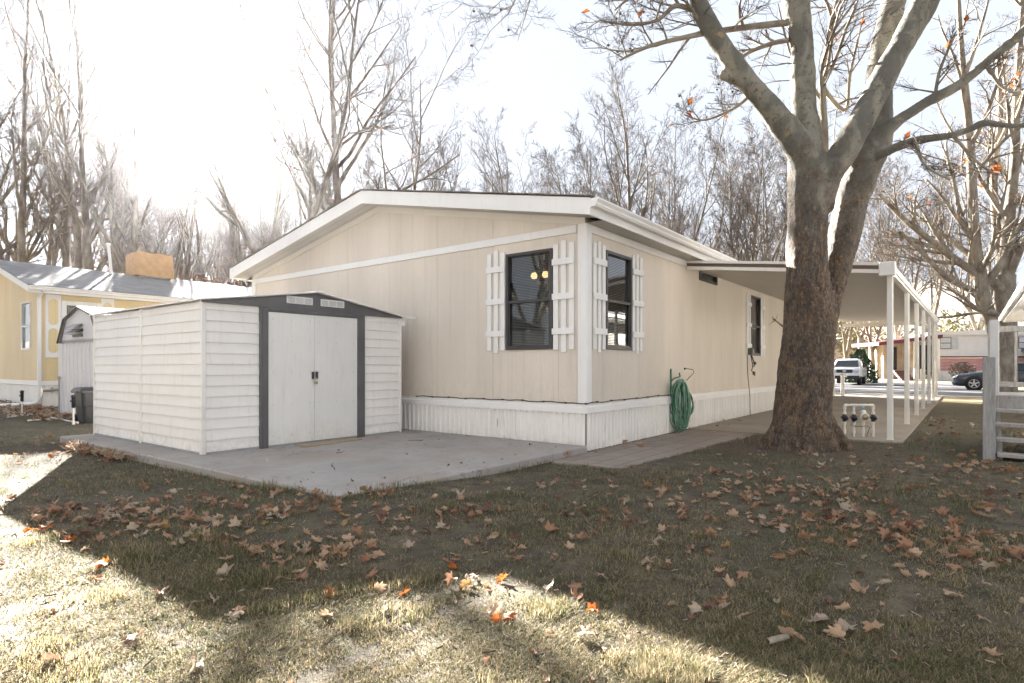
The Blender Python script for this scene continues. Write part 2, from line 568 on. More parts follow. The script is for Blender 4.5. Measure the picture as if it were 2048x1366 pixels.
def _bark(name, smooth_from=2.3, smooth_to=4.7, vs=1.0):
    """sycamore: rough brown plates low on the trunk, smooth grey green mottling above"""
    n = NT(name)
    X = n.xyz()
    low = n.noise(3.4, 6, 0.7)
    hgt = n.math('ADD', X[2], n.math('MULTIPLY', n.math('SUBTRACT', low, 0.5), 5.2))
    k = n.maprange(hgt, smooth_from, smooth_to, 0, 1, True)
    vo = n.n('ShaderNodeTexVoronoi', feature='DISTANCE_TO_EDGE')
    mp = n.n('ShaderNodeMapping'); mp.inputs['Scale'].default_value = (1, 1, 0.36)
    wn = n.n('ShaderNodeTexNoise'); wn.inputs['Scale'].default_value = 7 * vs; wn.inputs['Detail'].default_value = 4
    n.set(wn.inputs['Vector'], n.co)
    ad = n.n('ShaderNodeVectorMath', operation='MULTIPLY_ADD')
    n.set(ad.inputs[0], wn.outputs['Color']); ad.inputs[1].default_value = (0.19, 0.19, 0.19); n.set(ad.inputs[2], n.co)
    n.set(mp.inputs['Vector'], ad.outputs[0])
    n.set(vo.inputs['Vector'], mp.outputs[0])
    vo.inputs['Scale'].default_value = 17 * vs
    vo.inputs['Randomness'].default_value = 1.0
    r1 = n.noise(11 * vs, 7, 0.62, stretch=(1, 1, 0.34), dist=0.3)
    r2 = n.noise(27 * vs, 6, 0.65, stretch=(1, 1, 0.45), dist=0.4)
    e1 = n.math('ABSOLUTE', n.math('SUBTRACT', r1, 0.5)); e2 = n.math('ABSOLUTE', n.math('SUBTRACT', r2, 0.5))
    ridge = n.math('MULTIPLY', n.maprange(e1, 0.0, 0.060, 0.0, 1.0), n.maprange(e2, 0.0, 0.08, 0.15, 1.0))
    plate = n.math('MULTIPLY', ridge, n.maprange(vo.outputs['Distance'], 0.0, 0.12, 0.55, 1))
    fine = n.noise(38 * vs, 6, 0.7)
    mid = n.noise(5.5 * vs, 5, 0.7, stretch=(1, 1, 0.6))
    rough = n.ramp(mid, [(0.28, (0.20, 0.15, 0.118)), (0.47, (0.33, 0.25, 0.19)), (0.58, (0.45, 0.28, 0.15)), (0.66, (0.35, 0.27, 0.205)), (0.78, (0.43, 0.355, 0.29))])
    rough = n.mix(n.maprange(fine, 0.4, 0.65, 0, 0.6), rough, (0.13, 0.10, 0.08))
    rough = n.mix(n.math('MULTIPLY', n.maprange(plate, 0, 0.75, 0.96, 0), n.maprange(n.noise(9 * vs, 4), 0.3, 0.55, 0.45, 1.0)), rough, (0.045, 0.030, 0.021))
    mot = n.noise(3.2 * vs, 5, 0.55, dist=0.6, stretch=(1, 1, 0.55))
    sm = n.ramp(mot, [(0.30, (0.29, 0.265, 0.21)), (0.46, (0.20, 0.187, 0.15)), (0.50, (0.145, 0.138, 0.112)), (0.66, (0.118, 0.113, 0.093))])
    spots = n.noise(16 * vs, 4, 0.7)
    sm = n.mix(n.maprange(spots, 0.57, 0.62, 0, 0.8), sm, (0.10, 0.076, 0.058))
    sm = n.mix(n.maprange(n.noise(7 * vs, 3), 0.66, 0.7, 0, 0.7), sm, (0.36, 0.25, 0.12))
    col = n.mix(k, rough, sm)
    hh = n.math('ADD', n.math('MULTIPLY', plate, 1.0), n.math('MULTIPLY', fine, 0.8))
    hh = n.math('MULTIPLY', hh, n.maprange(k, 0, 1, 1, 0.06))
    return n.done(col, 0.85, n.bump(hh, 1.0, 0.03, n.bump(spots, 0.15, 0.01)))


M['bark_main'] = _bark('bark_main')


def _bark2(name, a, b, c):
    n = NT(name)
    col = n.ramp(n.noise(2.6, 5, 0.65, stretch=(1, 1, 0.5)), [(0.32, a), (0.5, b), (0.68, c)])
    return n.done(col, 0.9, n.bump(n.noise(24, 5, 0.7, stretch=(1, 1, 0.4)), 0.5, 0.02))


M['bark_far'] = _bark2('bark_far', (0.07, 0.058, 0.05), (0.15, 0.13, 0.11), (0.27, 0.24, 0.20))
M['bark_pale'] = _bark2('bark_pale', (0.12, 0.085, 0.062), (0.23, 0.195, 0.15), (0.36, 0.325, 0.255))
M['twig'] = simple('twig', (0.065, 0.047, 0.042), 0.85, 0.3, 3)
M['twig_pale'] = simple('twig_pale', (0.12, 0.095, 0.078), 0.85, 0.3, 3)
M['seed'] = simple('seed', (0.11, 0.07, 0.045), 0.9, 0.2)


def leafmat(name, c, c2):
    n = NT(name)
    gi = n.n('ShaderNodeNewGeometry')
    col = n.mix(gi.outputs['Random Per Island'], c, c2)
    X = n.xyz()
    vein = n.maprange(n.math('ABSOLUTE', X[0]), 0.0, 0.03, 0.25, 0.0)
    col = n.mix(n.maprange(n.noise(22, 5, 0.7), 0.45, 0.7, 0, 0.55), col, tuple(x * 0.5 for x in c))
    col = n.mix(vein, col, (0.35, 0.24, 0.14))
    tr = n.n('ShaderNodeBsdfTranslucent'); n.set(tr.inputs[0], col)
    mx = n.n('ShaderNodeMixShader'); mx.inputs[0].default_value = 0.35
    n.done(col, 0.6, n.bump(n.noise(30, 4), 0.3, 0.01))
    n.set(mx.inputs[1], n.p.outputs[0]); n.set(mx.inputs[2], tr.outputs[0])
    n.set(n.out.inputs['Surface'], mx.outputs[0])
    return n.mat


M['leaf_rust'] = leafmat('leaf_rust', (0.34, 0.175, 0.10), (0.42, 0.25, 0.155))
M['leaf_tan'] = leafmat('leaf_tan', (0.47, 0.31, 0.20), (0.54, 0.39, 0.27))
M['leaf_pale'] = leafmat('leaf_pale', (0.50, 0.40, 0.30), (0.42, 0.33, 0.25))
M['leaf_orange'] = leafmat('leaf_orange', (0.46, 0.13, 0.025), (0.38, 0.12, 0.03))
M['leaf_dark'] = leafmat('leaf_dark', (0.15, 0.08, 0.055), (0.22, 0.12, 0.08))
M['leaf_gold'] = leafmat('leaf_gold', (0.40, 0.25, 0.10), (0.34, 0.21, 0.10))


def _grass():
    n = NT('grass')
    gi = n.n('ShaderNodeNewGeometry')
    r = gi.outputs['Random Per Island']
    patch = n.noise(0.9, 4, 0.6)
    patch2 = n.noise(4.0, 3, 0.6)
    s = n.math('ADD', n.math('MULTIPLY', r, 0.62), n.math('MULTIPLY', n.math('ADD', patch, patch2), 0.5))
    s = n.math('SUBTRACT', s, 0.31)
    X = n.xyz()
    s = n.math('ADD', s, n.maprange(X[1], 3.0, 9.0, -0.06, 0.10))
    col = n.ramp(s, [(0.22, (0.40, 0.325, 0.205)), (0.38, (0.31, 0.245, 0.145)), (0.50, (0.195, 0.162, 0.085)),
                     (0.57, (0.115, 0.118, 0.046)), (0.9, (0.062, 0.09, 0.026))])
    tr = n.n('ShaderNodeBsdfTranslucent'); n.set(tr.inputs[0], col)
    mx = n.n('ShaderNodeMixShader'); mx.inputs[0].default_value = 0.5
    n.done(col, 0.7)
    n.set(mx.inputs[1], n.p.outputs[0]); n.set(mx.inputs[2], tr.outputs[0])
    n.set(n.out.inputs['Surface'], mx.outputs[0])
    return n.mat


M['grass'] = _grass()


def _ground():
    n = NT('ground')
    a = n.noise(0.55, 5, 0.6)
    b = n.noise(5, 6, 0.7)
    c = n.noise(40, 5, 0.75)
    f = n.math('ADD', n.math('MULTIPLY', a, 0.5), n.math('ADD', n.math('MULTIPLY', b, 0.3), n.math('MULTIPLY', c, 0.3)))
    soil = n.ramp(b, [(0.35, (0.05, 0.038, 0.027)), (0.65, (0.11, 0.084, 0.058))])
    straw = n.ramp(n.noise(150, 4, 0.7), [(0.36, (0.075, 0.06, 0.038)), (0.48, (0.145, 0.115, 0.07)), (0.62, (0.215, 0.172, 0.10))])
    grn = n.ramp(n.noise(120, 4, 0.7), [(0.36, (0.03, 0.036, 0.016)), (0.5, (0.07, 0.075, 0.034)), (0.64, (0.135, 0.13, 0.062))])
    thatch = n.mix(n.maprange(n.math('ADD', n.math('MULTIPLY', a, 0.6), n.math('MULTIPLY', n.noise(2.6, 4), 0.4)), 0.44, 0.56), straw, grn)

    col = n.mix(n.maprange(n.math('ADD', n.math('MULTIPLY', b, 0.6), n.math('MULTIPLY', c, 0.4)), 0.44, 0.56, 0.0, 0.8), soil, thatch)
    X = n.xyz()
    # worn bare earth round the sycamore's foot
    dx = n.math('SUBTRACT', X[0], 4.1); dy = n.math('SUBTRACT', X[1], 8.9)
    dd = n.math('SQRT', n.math('ADD', n.math('MULTIPLY', dx, dx), n.math('MULTIPLY', dy, dy)))
    dirt = n.maprange(n.math('ADD', dd, n.math('MULTIPLY', b, 1.6)), 1.3, 2.6, 0.9, 0.0, True)
    dc = n.ramp(c, [(0.35, (0.075, 0.052, 0.036)), (0.65, (0.14, 0.10, 0.07))])
    col = n.mix(dirt, col, dc)
    far = n.maprange(X[1], 15, 26, 0, 1, True)
    col = n.mix(far, col, n.ramp(f, [(0.4, (0.30, 0.23, 0.12)), (0.6, (0.42, 0.33, 0.18))]))
    return n.done(col, 0.95, n.bump(c, 0.9, 0.02, n.bump(b, 0.5, 0.03)))


M['ground'] = _ground()

# ------------------------------------------------------------------ the setting: ground, slabs, road, hills
def sheet_obj(name, pts, z, th, mat, parent=None, loc=(0, 0, 0), rotz=0):
    mb = MB()
    mb.prism([(p[0], p[1]) for p in pts], 2, z - th, z)
    return mb.build(name, mat, parent, loc, rotz)


def gz(x, y):
    """height of the lawn: gentle undulation and a rise up to the patio's outer corner"""
    p = hw(-4.12, -0.05)
    d2 = (x - p.x) ** 2 + (y - p.y) ** 2
    near = np.clip((11.5 - y) / 3.0, 0, 1) * np.clip((6 - abs(x)) / 2 , 0, 1)
    return 0.094 * np.exp(-d2 / 2.4) + near * 0.012 * (np.sin(x * 1.9 + y * .7) * np.sin(y * 1.3 - x * .6) - .6)


gx = np.concatenate([[-225, -120, -60, -30, -18], np.linspace(-12, 12, 161), [18, 30, 60, 120, 225]])
gy = np.concatenate([[-55, -25, -8, -2], np.linspace(0.5, 15, 98), [17, 20, 26, 40, 70, 120, 225]])
GX, GY = np.meshgrid(gx, gy, indexing='ij')
gV = np.stack([GX, GY, gz(GX, GY)], -1).reshape(-1, 3)
ni, nj = len(gx), len(gy)
ii = (np.arange(ni - 1)[:, None] * nj + np.arange(nj - 1)[None]).ravel()
tag(np_mesh('ground', gV, np.stack([ii, ii + nj, ii + nj + 1, ii + 1], 1), M['ground'], None, True), kind='structure')


def rough_poly(pts, amp, step, seed):
    """closed polygon with its edges broken into small irregular steps"""
    r = random.Random(seed)
    out = []
    for i in range(len(pts)):
        a = Vector(pts[i]); b = Vector(pts[(i + 1) % len(pts)])
        k = max(1, int((b - a).length / step))
        nrm = Vector((-(b - a).y, (b - a).x)).normalized()
        for j in range(k):
            p = a.lerp(b, j / k)
            o = 0 if j == 0 else r.uniform(-amp, amp)
            out.append((p.x + nrm.x * o, p.y + nrm.y * o))
    return out


# patio slab: bevelled edge, local house frame
sl = MB()
PU0, PU1, PV0, PV1, PZ = -4.12, -0.03, -0.05, 7.15, 0.10
sl.box(PU0, PU1, PV0, PV1, -0.05, PZ, 0, 0.018)
tag(sl.build('patio', M['concrete'], None, HC, HROT), kind='structure')
pv = sheet_obj('path', rough_poly([(-1.05, -0.12), (-0.95, -1.02), (3.68, -1.25), (3.68, -0.03), (0.0, -0.03), (-0.9, -0.08)], 0.03, 0.12, 3), 0.014, 0.05, M['paver'], None, HC, HROT)
tag(pv, kind='structure')
dr = MB()
dr.box(3.72, 21.3, -3.42, -0.03, -0.06, 0.035, 0, 0.012)
tag(dr.build('driveway', M['concrete_drive'], None, HC, HROT), kind='structure')
kb = MB()
kb.prism([(21.35, -0.02), (21.35, 0.05), (22.1, 0.012), (22.6, 0.03), (22.6, -0.02)], 1, -40, 30)
tag(kb.build('kerb', M['concrete_light'], None, HC, HROT), kind='structure')
rd = MB()
rd.box(22.6, 31.2, -60, 60, -0.05, 0.010)
tag(rd.build('road', M['asphalt'], None, HC, HROT), kind='structure')
fd = MB()
fd.box(31.2, 47, -4.4, 6.0, -0.05, 0.014)
tag(fd.build('driveway', M['asphalt'], None, HC, HROT), kind='structure')


def _hillmat():
    n = NT('hill')
    a = n.noise(0.09, 6, 0.65)
    b = n.noise(0.7, 5, 0.7)
    s = n.math('ADD', n.math('MULTIPLY', a, 0.55), n.math('MULTIPLY', b, 0.45))
    col = n.ramp(s, [(0.38, (0.035, 0.038, 0.042)), (0.48, (0.085, 0.076, 0.066)), (0.57, (0.16, 0.135, 0.095)), (0.68, (0.09, 0.08, 0.062))])
    return n.done(col, 0.95)


def hills():
    na, nr = 160, 26
    V, F = [], []
    r = random.Random(5)
    ph = [(r.uniform(0, 6.28), r.uniform(3, 16), r.uniform(0.3, 1.0)) for _ in range(9)]
    for i in range(na):
        az = R(-70 + 150 * i / (na - 1))
        for j in range(nr):
            t = j / (nr - 1)
            d = 105 + 105 * t
            k = sum(a * math.sin(f * az * 1.7 + p + 3 * t * a) for p, f, a in ph) / 4.0
            top = 22 + 5 * k
            top *= 0.35 + 0.65 * min(1, max(0, (az + 0.6) / 0.7))
            z = top * (t ** 0.8) * 1.05 * (1 + 0.12 * math.sin(az * 40 + t * 9) + 0.06 * math.sin(az * 95 + t * 23)) - 0.5
            V.append((d * math.sin(az), d * math.cos(az), z))
    for i in range(na - 1):
        for j in range(nr - 1):
            F.append((i * nr + j, (i + 1) * nr + j, (i + 1) * nr + j + 1, i * nr + j + 1))
    o = np_mesh('hills', np.array(V), np.array(F), _hillmat(), smooth=True)
    tag(o, kind='structure')


hills()


# ------------------------------------------------------------------ house building blocks
def wall_grid(mb, axis, a0, a1, z0, z1, t0, t1, holes):
    """wall sheet (front at t0, back at t1) along axis 0 or 1 with rectangular holes (a0,a1,z0,z1) and their reveals"""
    As = sorted({a0, a1, *[h[0] for h in holes], *[h[1] for h in holes]})
    Zs = sorted({z0, z1, *[h[2] for h in holes], *[h[3] for h in holes]})

    def P(a, t, z): return (a, t, z) if axis == 0 else (t, a, z)

    def inhole(a, z): return any(h[0] < a < h[1] and h[2] < z < h[3] for h in holes)
    for i in range(len(As) - 1):
        for j in range(len(Zs) - 1):
            if inhole((As[i] + As[i + 1]) / 2, (Zs[j] + Zs[j + 1]) / 2): continue
            for t in (t0, t1):
                mb.quad(P(As[i], t, Zs[j]), P(As[i + 1], t, Zs[j]), P(As[i + 1], t, Zs[j + 1]), P(As[i], t, Zs[j + 1]))
    for h in holes:
        mb.quad(P(h[0], t0, h[2]), P(h[0], t1, h[2]), P(h[0], t1, h[3]), P(h[0], t0, h[3]))
        mb.quad(P(h[1], t0, h[2]), P(h[1], t1, h[2]), P(h[1], t1, h[3]), P(h[1], t0, h[3]))
        mb.quad(P(h[0], t0, h[2]), P(h[1], t0, h[2]), P(h[1], t1, h[2]), P(h[0], t1, h[2]))
        mb.quad(P(h[0], t0, h[3]), P(h[1], t0, h[3]), P(h[1], t1, h[3]), P(h[0], t1, h[3]))


def swap(mb):
    """mirror a piece built along u (outside = -v) onto the gable (along v, outside = -u)"""
    mb.v = [(y, x, z) for x, y, z in mb.v]
    mb.f = [f[::-1] for f in mb.f]
    return mb


def put(mb, name, mats, parent, gable):
    return (swap(mb) if gable else mb).build(name, mats, parent)


def make_window(parent, a0, a1, z0, z1, gable, blinds=True, frame=None, rail=True):
    fm = frame or M['win_frame']
    f = MB(); t = 0.045
    for (x0, x1, y0, y1) in ((a0, a0 + t, z0, z1), (a1 - t, a1, z0, z1), (a0 + t, a1 - t, z1 - t, z1), (a0 + t, a1 - t, z0, z0 + t)):
        f.box(x0, x1, -0.028, 0.05, y0, y1, 0, 0.004)
    win = put(f, 'window', fm, parent, gable)
    zm = (z0 + z1) / 2 - 0.005
    if rail:
        s = MB(); q = 0.022
        s.box(a0 + t, a1 - t, -0.014, 0.022, zm - 0.022, zm + 0.022, 0, 0.003)
        s.box(a0 + t, a0 + t + q, -0.010, 0.018, z0 + t, zm - 0.022); s.box(a1 - t - q, a1 - t, -0.010, 0.018, z0 + t, zm - 0.022)
        s.box(a0 + t + q, a1 - t - q, -0.010, 0.018, z0 + t, z0 + t + q)
        put(s, 'sash', fm, win, gable)
    p = MB()
    p.quad((a0 + t, 0.026, z0 + t), (a1 - t, 0.026, z0 + t), (a1 - t, 0.026, z1 - t), (a0 + t, 0.026, z1 - t))
    put(p, 'pane', M['glass'], win, gable)
    if blinds:
        b = MB(); k = int((z1 - z0 - 2 * t) / 0.024)
        for i in range(k):
            z = z0 + t + 0.012 + i * 0.024
            b.quad((a0 + t + 0.085, 0.062, z - 0.006), (a1 - t - 0.006, 0.062, z - 0.006), (a1 - t - 0.006, 0.083, z + 0.006), (a0 + t + 0.085, 0.083, z + 0.006))
        put(b, 'blind', M['blind'], win, gable)
        c = MB()
        n = 16
        prof = [(a0 + t + 0.10 * i / n, 0.075 + 0.010 * math.sin(i * 2.1)) for i in range(n + 1)]
        c.sheet(prof, 2, z0 + t, z1 - t)
        put(c, 'curtain', M['curtain'], win, gable)
    return win


def make_shutter(parent, a0, a1, z0, z1, gable, left):
    s = MB(); wd = (a1 - a0)
    bw = 0.083
    xs = [a0, (a0 + a1) / 2 - bw / 2, a1 - bw]
    r = random.Random(int(a0 * 100) + left)
    for i, x in enumerate(xs):
        e = 0.045 if i == 1 else r.uniform(-0.012, 0.012)
        s.box(x, x + bw, -0.025, -0.004, z0 - e, z1 + e, 0, 0.003)
    for k in (0.17, 0.5, 0.83):
        zc = z0 + (z1 - z0) * k
        s.box(a0 - 0.012, a1 + 0.012, -0.047, -0.0255, zc - 0.045, zc + 0.045, 0, 0.003)
    return put(s, 'shutter', M['trim'], parent, gable)


def corrug(a0, a1, pitch, depth, t):
    prof = []; a = a0; r = random.Random(int(a0 * 10))
    while a < a1:
        d = depth * r.uniform(0.7, 1.2)
        prof += [(a, t), (a + pitch * 0.45, t), (a + pitch * 0.56, t - d), (a + pitch * 0.87, t - d * r.uniform(0.8, 1))]
        a += pitch * r.uniform(0.93, 1.07)
    prof.append((a1, t))
    return prof


def roofz(v, W, ze, sl, ov):
    return ze + sl * (min(v, W - v) + ov)


# ------------------------------------------------------------------ the beige mobile home
W, L = 8.8, 19.2
ZE, SLP, OV, OG = 3.43, 0.199, 0.30, 0.40
hs = thing('mobile_home', 'beige double wide mobile home with white trim, batten shutters and white skirting', 'house', HC, HROT)
gw = (0.55, 1.405, 1.45, 2.92)
sw = (0.552, 1.398, 1.455, 2.915)
fw = (7.86, 8.70, 1.47, 2.95)
cw = (4.38, 5.41, 2.915, 3.145)
b = MB()
wall_grid(b, 1, 0, W, 0.655, 3.25, 0, 0.10, [gw])
zt = lambda v: roofz(v, W, ZE, SLP, OV) - 0.20
for t in (0, 0.10):
    b.add([(t, 0, 3.25), (t, W, 3.25), (t, W, zt(W)), (t, W / 2, zt(W / 2)), (t, 0, zt(0))], [(0, 1, 2, 3, 4)])
b.build('gable_wall', M['beige_gable'], hs)
b = MB()
wall_grid(b, 0, 0, L, 0.655, 3.28, 0, 0.10, [sw, fw, cw])
b.build('side_wall', M['beige_side'], hs)
b = MB()
b.box(L - 0.1, L, 0.1, W, 0.655, 3.25); b.box(0.1, L - 0.1, W - 0.1, W, 0.655, 3.3)
b.add([(L, 0, 3.25), (L, W, 3.25), (L, W, zt(W)), (L, W / 2, zt(W / 2)), (L, 0, zt(0))], [(0, 1, 2, 3, 4)])
b.build('rear_wall', M['beige_side'], hs)
b = MB()
b.box(0.12, L - 0.12, 0.12, W - 0.12, 0.60, 0.68)
b.box(4.2, 4.26, 0.12, W - 0.12, 0.69, 3.1); b.box(0.12, 4.18, 4.0, 4.06, 0.69, 3.1); b.box(0.12, L - 0.12, 0.12, W - 0.12, 3.12, 3.16)
b.box(4.3, L - 0.12, 3.0, 3.06, 0.69, 3.1)
b.build('interior', M['interior'], hs)
# roof: two planes, shingle top; soffits; fascias
rt = MB()
u0, u1 = -OG, L + OG
for side in (0, 1):
    va, vb = (-OV, W / 2) if side == 0 else (W + OV, W / 2)
    n = 1
    za, zb = ZE, roofz(W / 2, W, ZE, SLP, OV)
    rt.add([(u0 - .02, va - (.03 if side == 0 else -.03), za + .006), (u1, va - (.03 if side == 0 else -.03), za + .006), (u1, vb, zb + .014), (u0 - .02, vb, zb + .014)], [(0, 1, 2, 3)])
    rt.add([(u0 - .02, va - (.03 if side == 0 else -.03), za - .012), (u1, va - (.03 if side == 0 else -.03), za - .012), (u1, vb, zb - .006), (u0 - .02, vb, zb - .006)], [(0, 1, 2, 3)])
    k = 60
    # shingle ends along the rake, each a little uneven
    rr = random.Random(side)
    for i in range(k):
        v0 = va + (vb - va) * i / k; v1 = va + (vb - va) * (i + 0.97) / k
        z0 = za + (zb - za) * i / k; z1 = za + (zb - za) * (i + .97) / k
        e = rr.uniform(0.012, 0.035)
        rt.add([(u0 - e, v0, z0 + .02), (u0 + .1, v0, z0 + .02), (u0 + .1, v1, z1 + .02), (u0 - e, v1, z1 + .02),
                (u0 - e, v0, z0 + .004), (u0 + .1, v0, z0 + .004), (u0 + .1, v1, z1 + .004), (u0 - e, v1, z1 + .004)],
               [(0, 1, 2, 3), (4, 7, 6, 5), (0, 4, 5, 1), (1, 5, 6, 2), (2, 6, 7, 3), (3, 7, 4, 0)])
roof = rt.build('roof', M['shingle_brown'], hs)
FH = 0.235
for side in (0, 1):
    va, vb = (-OV, W / 2) if side == 0 else (W + OV, W / 2)
    za, zb = ZE, roofz(W / 2, W, ZE, SLP, OV)
    for (x0, x1) in ((u0 - .002, u0 + 0.022), (u1 - 0.022, u1)):
        fa = MB()
        fa.add([(x, v, z) for x in (x0, x1) for (v, z) in ((va, za - FH), (vb, zb - FH), (vb, zb - .008), (va, za - .012))],
               [(0, 1, 2, 3), (4, 7, 6, 5), (0, 4, 5, 1), (1, 5, 6, 2), (2, 6, 7, 3), (3, 7, 4, 0)])
        fa.build('rake_fascia', M['trim'], roof)
fb = MB()
fb.box(u0 + .022, u1 - .022, -OV, -OV + .022, ZE - FH, ZE - .014)
fb.box(u0 + .022, u1 - .022, W + OV - .022, W + OV, ZE - FH, ZE - .014)
fb.build('eave_fascia', M['trim'], roof)
so = MB()
for side in (0, 1):
    va, vb = (-OV + .022, W / 2) if side == 0 else (W + OV - .022, W / 2)
    za, zb = roofz(va if side == 0 else W - va, W, ZE, SLP, OV), roofz(W / 2, W, ZE, SLP, OV)
    so.quad((u0 + .022, va, za - .21), (0, va, za - .21), (0, vb, zb - .21), (u0 + .022, vb, zb - .21))
    so.quad((L, va, za - .21), (u1 - .022, va, za - .21), (u1 - .022, vb, zb - .21), (L, vb, zb - .21))
so.quad((0.0, -OV + .022, 3.205), (L, -OV + .022, 3.205), (L, 0.0, 3.205), (0.0, 0.0, 3.205))
so.quad((0.0, W + OV - .022, 3.205), (L, W + OV - .022, 3.205), (L, W, 3.205), (0.0, W, 3.205))
so.build('soffit', M['soffit'], roof)
# gutter along the eave (K profile), with end cap
gt = MB()
kp = [(-OV, ZE - .03), (-OV, ZE - .135), (-OV - .075, ZE - .135), (-OV - .095, ZE - .105), (-OV - .09, ZE - .085), (-OV - .12, ZE - .045), (-OV - .12, ZE - .022), (-OV - .108, ZE - .022),
      (-OV - .108, ZE - .04), (-OV - .08, ZE - .08), (-OV - .085, ZE - .105), (-OV - .07, ZE - .127), (-OV - .008, ZE - .127), (-OV - .008, ZE - .03)]
gt.prism(kp, 0, u0 + .01, u1 - .02)
gt.prism([(-OV, ZE - .03), (-OV, ZE - .135), (-OV - .075, ZE - .135), (-OV - .095, ZE - .105), (-OV - .12, ZE - .045), (-OV - .12, ZE - .022)], 0, u0 - .004, u0 + .0099)
gt.build('gutter', M['trim'], roof)
# trim boards
tb = MB()
for (v, s) in ((0, 1), (W, -1)):
    pass
za0 = lambda v: roofz(v, W, ZE, SLP, OV) - .212
for side in (0, 1):
    va, vb = (0.0, W / 2) if side == 0 else (W, W / 2)
    a, c = za0(0), za0(W / 2)
    tb.add([(x, v, z) for x in (-.022, -.002) for (v, z) in ((va, a - .10), (vb, c - .10), (vb, c), (va, a))],
           [(0, 1, 2, 3), (4, 7, 6, 5), (0, 4, 5, 1), (1, 5, 6, 2), (2, 6, 7, 3), (3, 7, 4, 0)])
tb.build('gable_trim', M['trim_cream'], hs)
tb = MB(); tb.box(-.026, -.002, 0.14, W - 0.12, 3.085, 3.195, 0, .004)
tb.build('tie_trim', M['trim'], hs)
tb = MB(); tb.box(.0, L, -.022, -.002, 3.085, 3.20, 0, .004)
tb.build('eave_trim', M['trim'], hs)
ct = MB()
ct.box(-.030, -.002, -.030, .115, 0.665, 3.197, 0, .004); ct.box(-.0015, .115, -.030, -.002, 0.665, 3.197, 0, .004)
ct.build('corner_trim', M['trim'], hs)
ct = MB(); ct.box(-.028, -.002, W - .11, W + .028, 0.665, 3.197, 0, .004)
ct.build('corner_trim', M['trim'], hs)
ct = MB(); ct.box(L - .11, L + .028, -.028, -.002, 0.665, 3.197, 0, .004)
ct.build('corner_trim', M['trim'], hs)
# skirting: corrugated sheets and a band
def skirting(vlen, gable):
    s = MB(); s.sheet([(p[0], p[1]) for p in corrug(0.0, vlen, 0.105, 0.023, -0.012)], 2, 0.02, 0.60)
    return put(s, 'skirting', M['skirt'], hs, gable)
skirting(W, True); skirting(L, False)
bd = MB()
bd.prism([(-.05, .545), (-.05, .628), (-.036, .640), (-.036, .668), (.02, .668), (.02, .545)], 0, -.05, L)
bd.build('skirt_band', M['trim'], hs)
bd = MB()
bd.prism([(-.0495, .545), (-.0495, .628), (-.0355, .640), (-.0355, .668), (.02, .668), (.02, .545)], 1, .0205, W)
bd.build('skirt_band', M['trim'], hs)
for (rect, gable) in ((gw, True), (sw, False), (fw, False)):
    make_window(hs, *rect, gable)
    make_shutter(hs, rect[0] - .37, rect[0] - .02, 1.45, 2.96, gable, 1)
    make_shutter(hs, rect[1] + .02, rect[1] + .37, 1.45, 2.96, gable, 2)
make_window(hs, *cw, False, False, None, False)
# lamp inside, seen lit through the gable window
def lampmat():
    n = NT('lamp_glow')
    n.set(n.p.inputs['Emission Color'], (1, 0.66, 0.28, 1)); n.p.inputs['Emission Strength'].default_value = 0.13
    return n.done((0.9, 0.7, 0.4), 0.4)
M['lamp_glow'] = lampmat()
lp = thing('ceiling_lamp', 'lit ceiling lamp with two warm glass globes seen through the gable window', 'lamp', hw(1.2, 1.62, 2.72), HROT)
m_ = MB(); m_.cyl((0, 0, .12), (0, 0, .66), .012); m_.cyl((0, -.13, .12), (0, .13, .12), .012)
m_.build('stem', M['brass'], lp)
for s_ in (-1, 1):
    q = MB(); q.lathe([(0.001, -.06), (.035, -.05), (.058, -.015), (.055, .025), (.03, .055), (.001, .06)], (0, s_ * .12, .05), sides=16)
    q.build('globe', M['lamp_glow'], lp)

# cable stapled along the skirting band
def wavy(p0, p1, n, amp, seed, sag=0):
    r = random.Random(seed); out = []
    for i in range(n + 1):
        t = i / n
        p = Vector(p0).lerp(Vector(p1), t)
        p.z += r.uniform(-amp, amp) - sag * 4 * t * (1 - t)
        out.append(p)
    return out
cb = MB()
pts = wavy((-.046, 3.35, .69), (-.046, .05, .688), 26, .008, 1, .0)
pts += [Vector((-.052, -.03, .683)), Vector((-.03, -.05, .685))]
pts += wavy((.1, -.046, .69), (2.9, -.046, .70), 20, .008, 2)
cb.tube(pts, .0075, 6)
for p in pts[::3]: cb.box(p.x - .012, p.x + .012, p.y - .012, p.y + .012, p.z - .012, p.z + .012)
o = cb.build('cable', M['cable'], None, HC, HROT)
tag(o, 'thin black cable stapled along the top of the white skirting', 'cable')

# junction box, its loose wires and the drop cable by the far window
jb = thing('junction_box', 'small grey outlet box with dangling wires below the far window', 'electrical box', hw(7.62, -.03, 1.5), HROT)
m_ = MB(); m_.box(-.07, .09, -.10, -.0, -.02, .14, 0, .01); m_.build('box', simple('box_grey', (.10, .11, .10), .5), jb)
m_ = MB(); m_.box(-.055, .075, -.115, -.101, 0, .12, 0, .006); m_.build('cover', simple('cover_grey', (.24, .24, .22), .5), jb)
m_ = MB()
m_.tube([(0, -.05, -.02), (.03, -.06, -.12), (.10, -.06, -.22), (.09, -.07, -.32), (.02, -.06, -.40), (.14, -.08, -.45), (.20, -.09, -.53)], .011, 6)
m_.tube([(.06, -.05, -.02), (.16, -.07, -.16), (.22, -.09, -.24), (.14, -.08, -.30)], .014, 6)
m_.box(.12, .21, -.10, -.06, -.50, -.42); m_.box(.14, .22, -.12, -.07, -.25, -.19)
m_.build('wire', M['cable'], jb)
dc = MB()
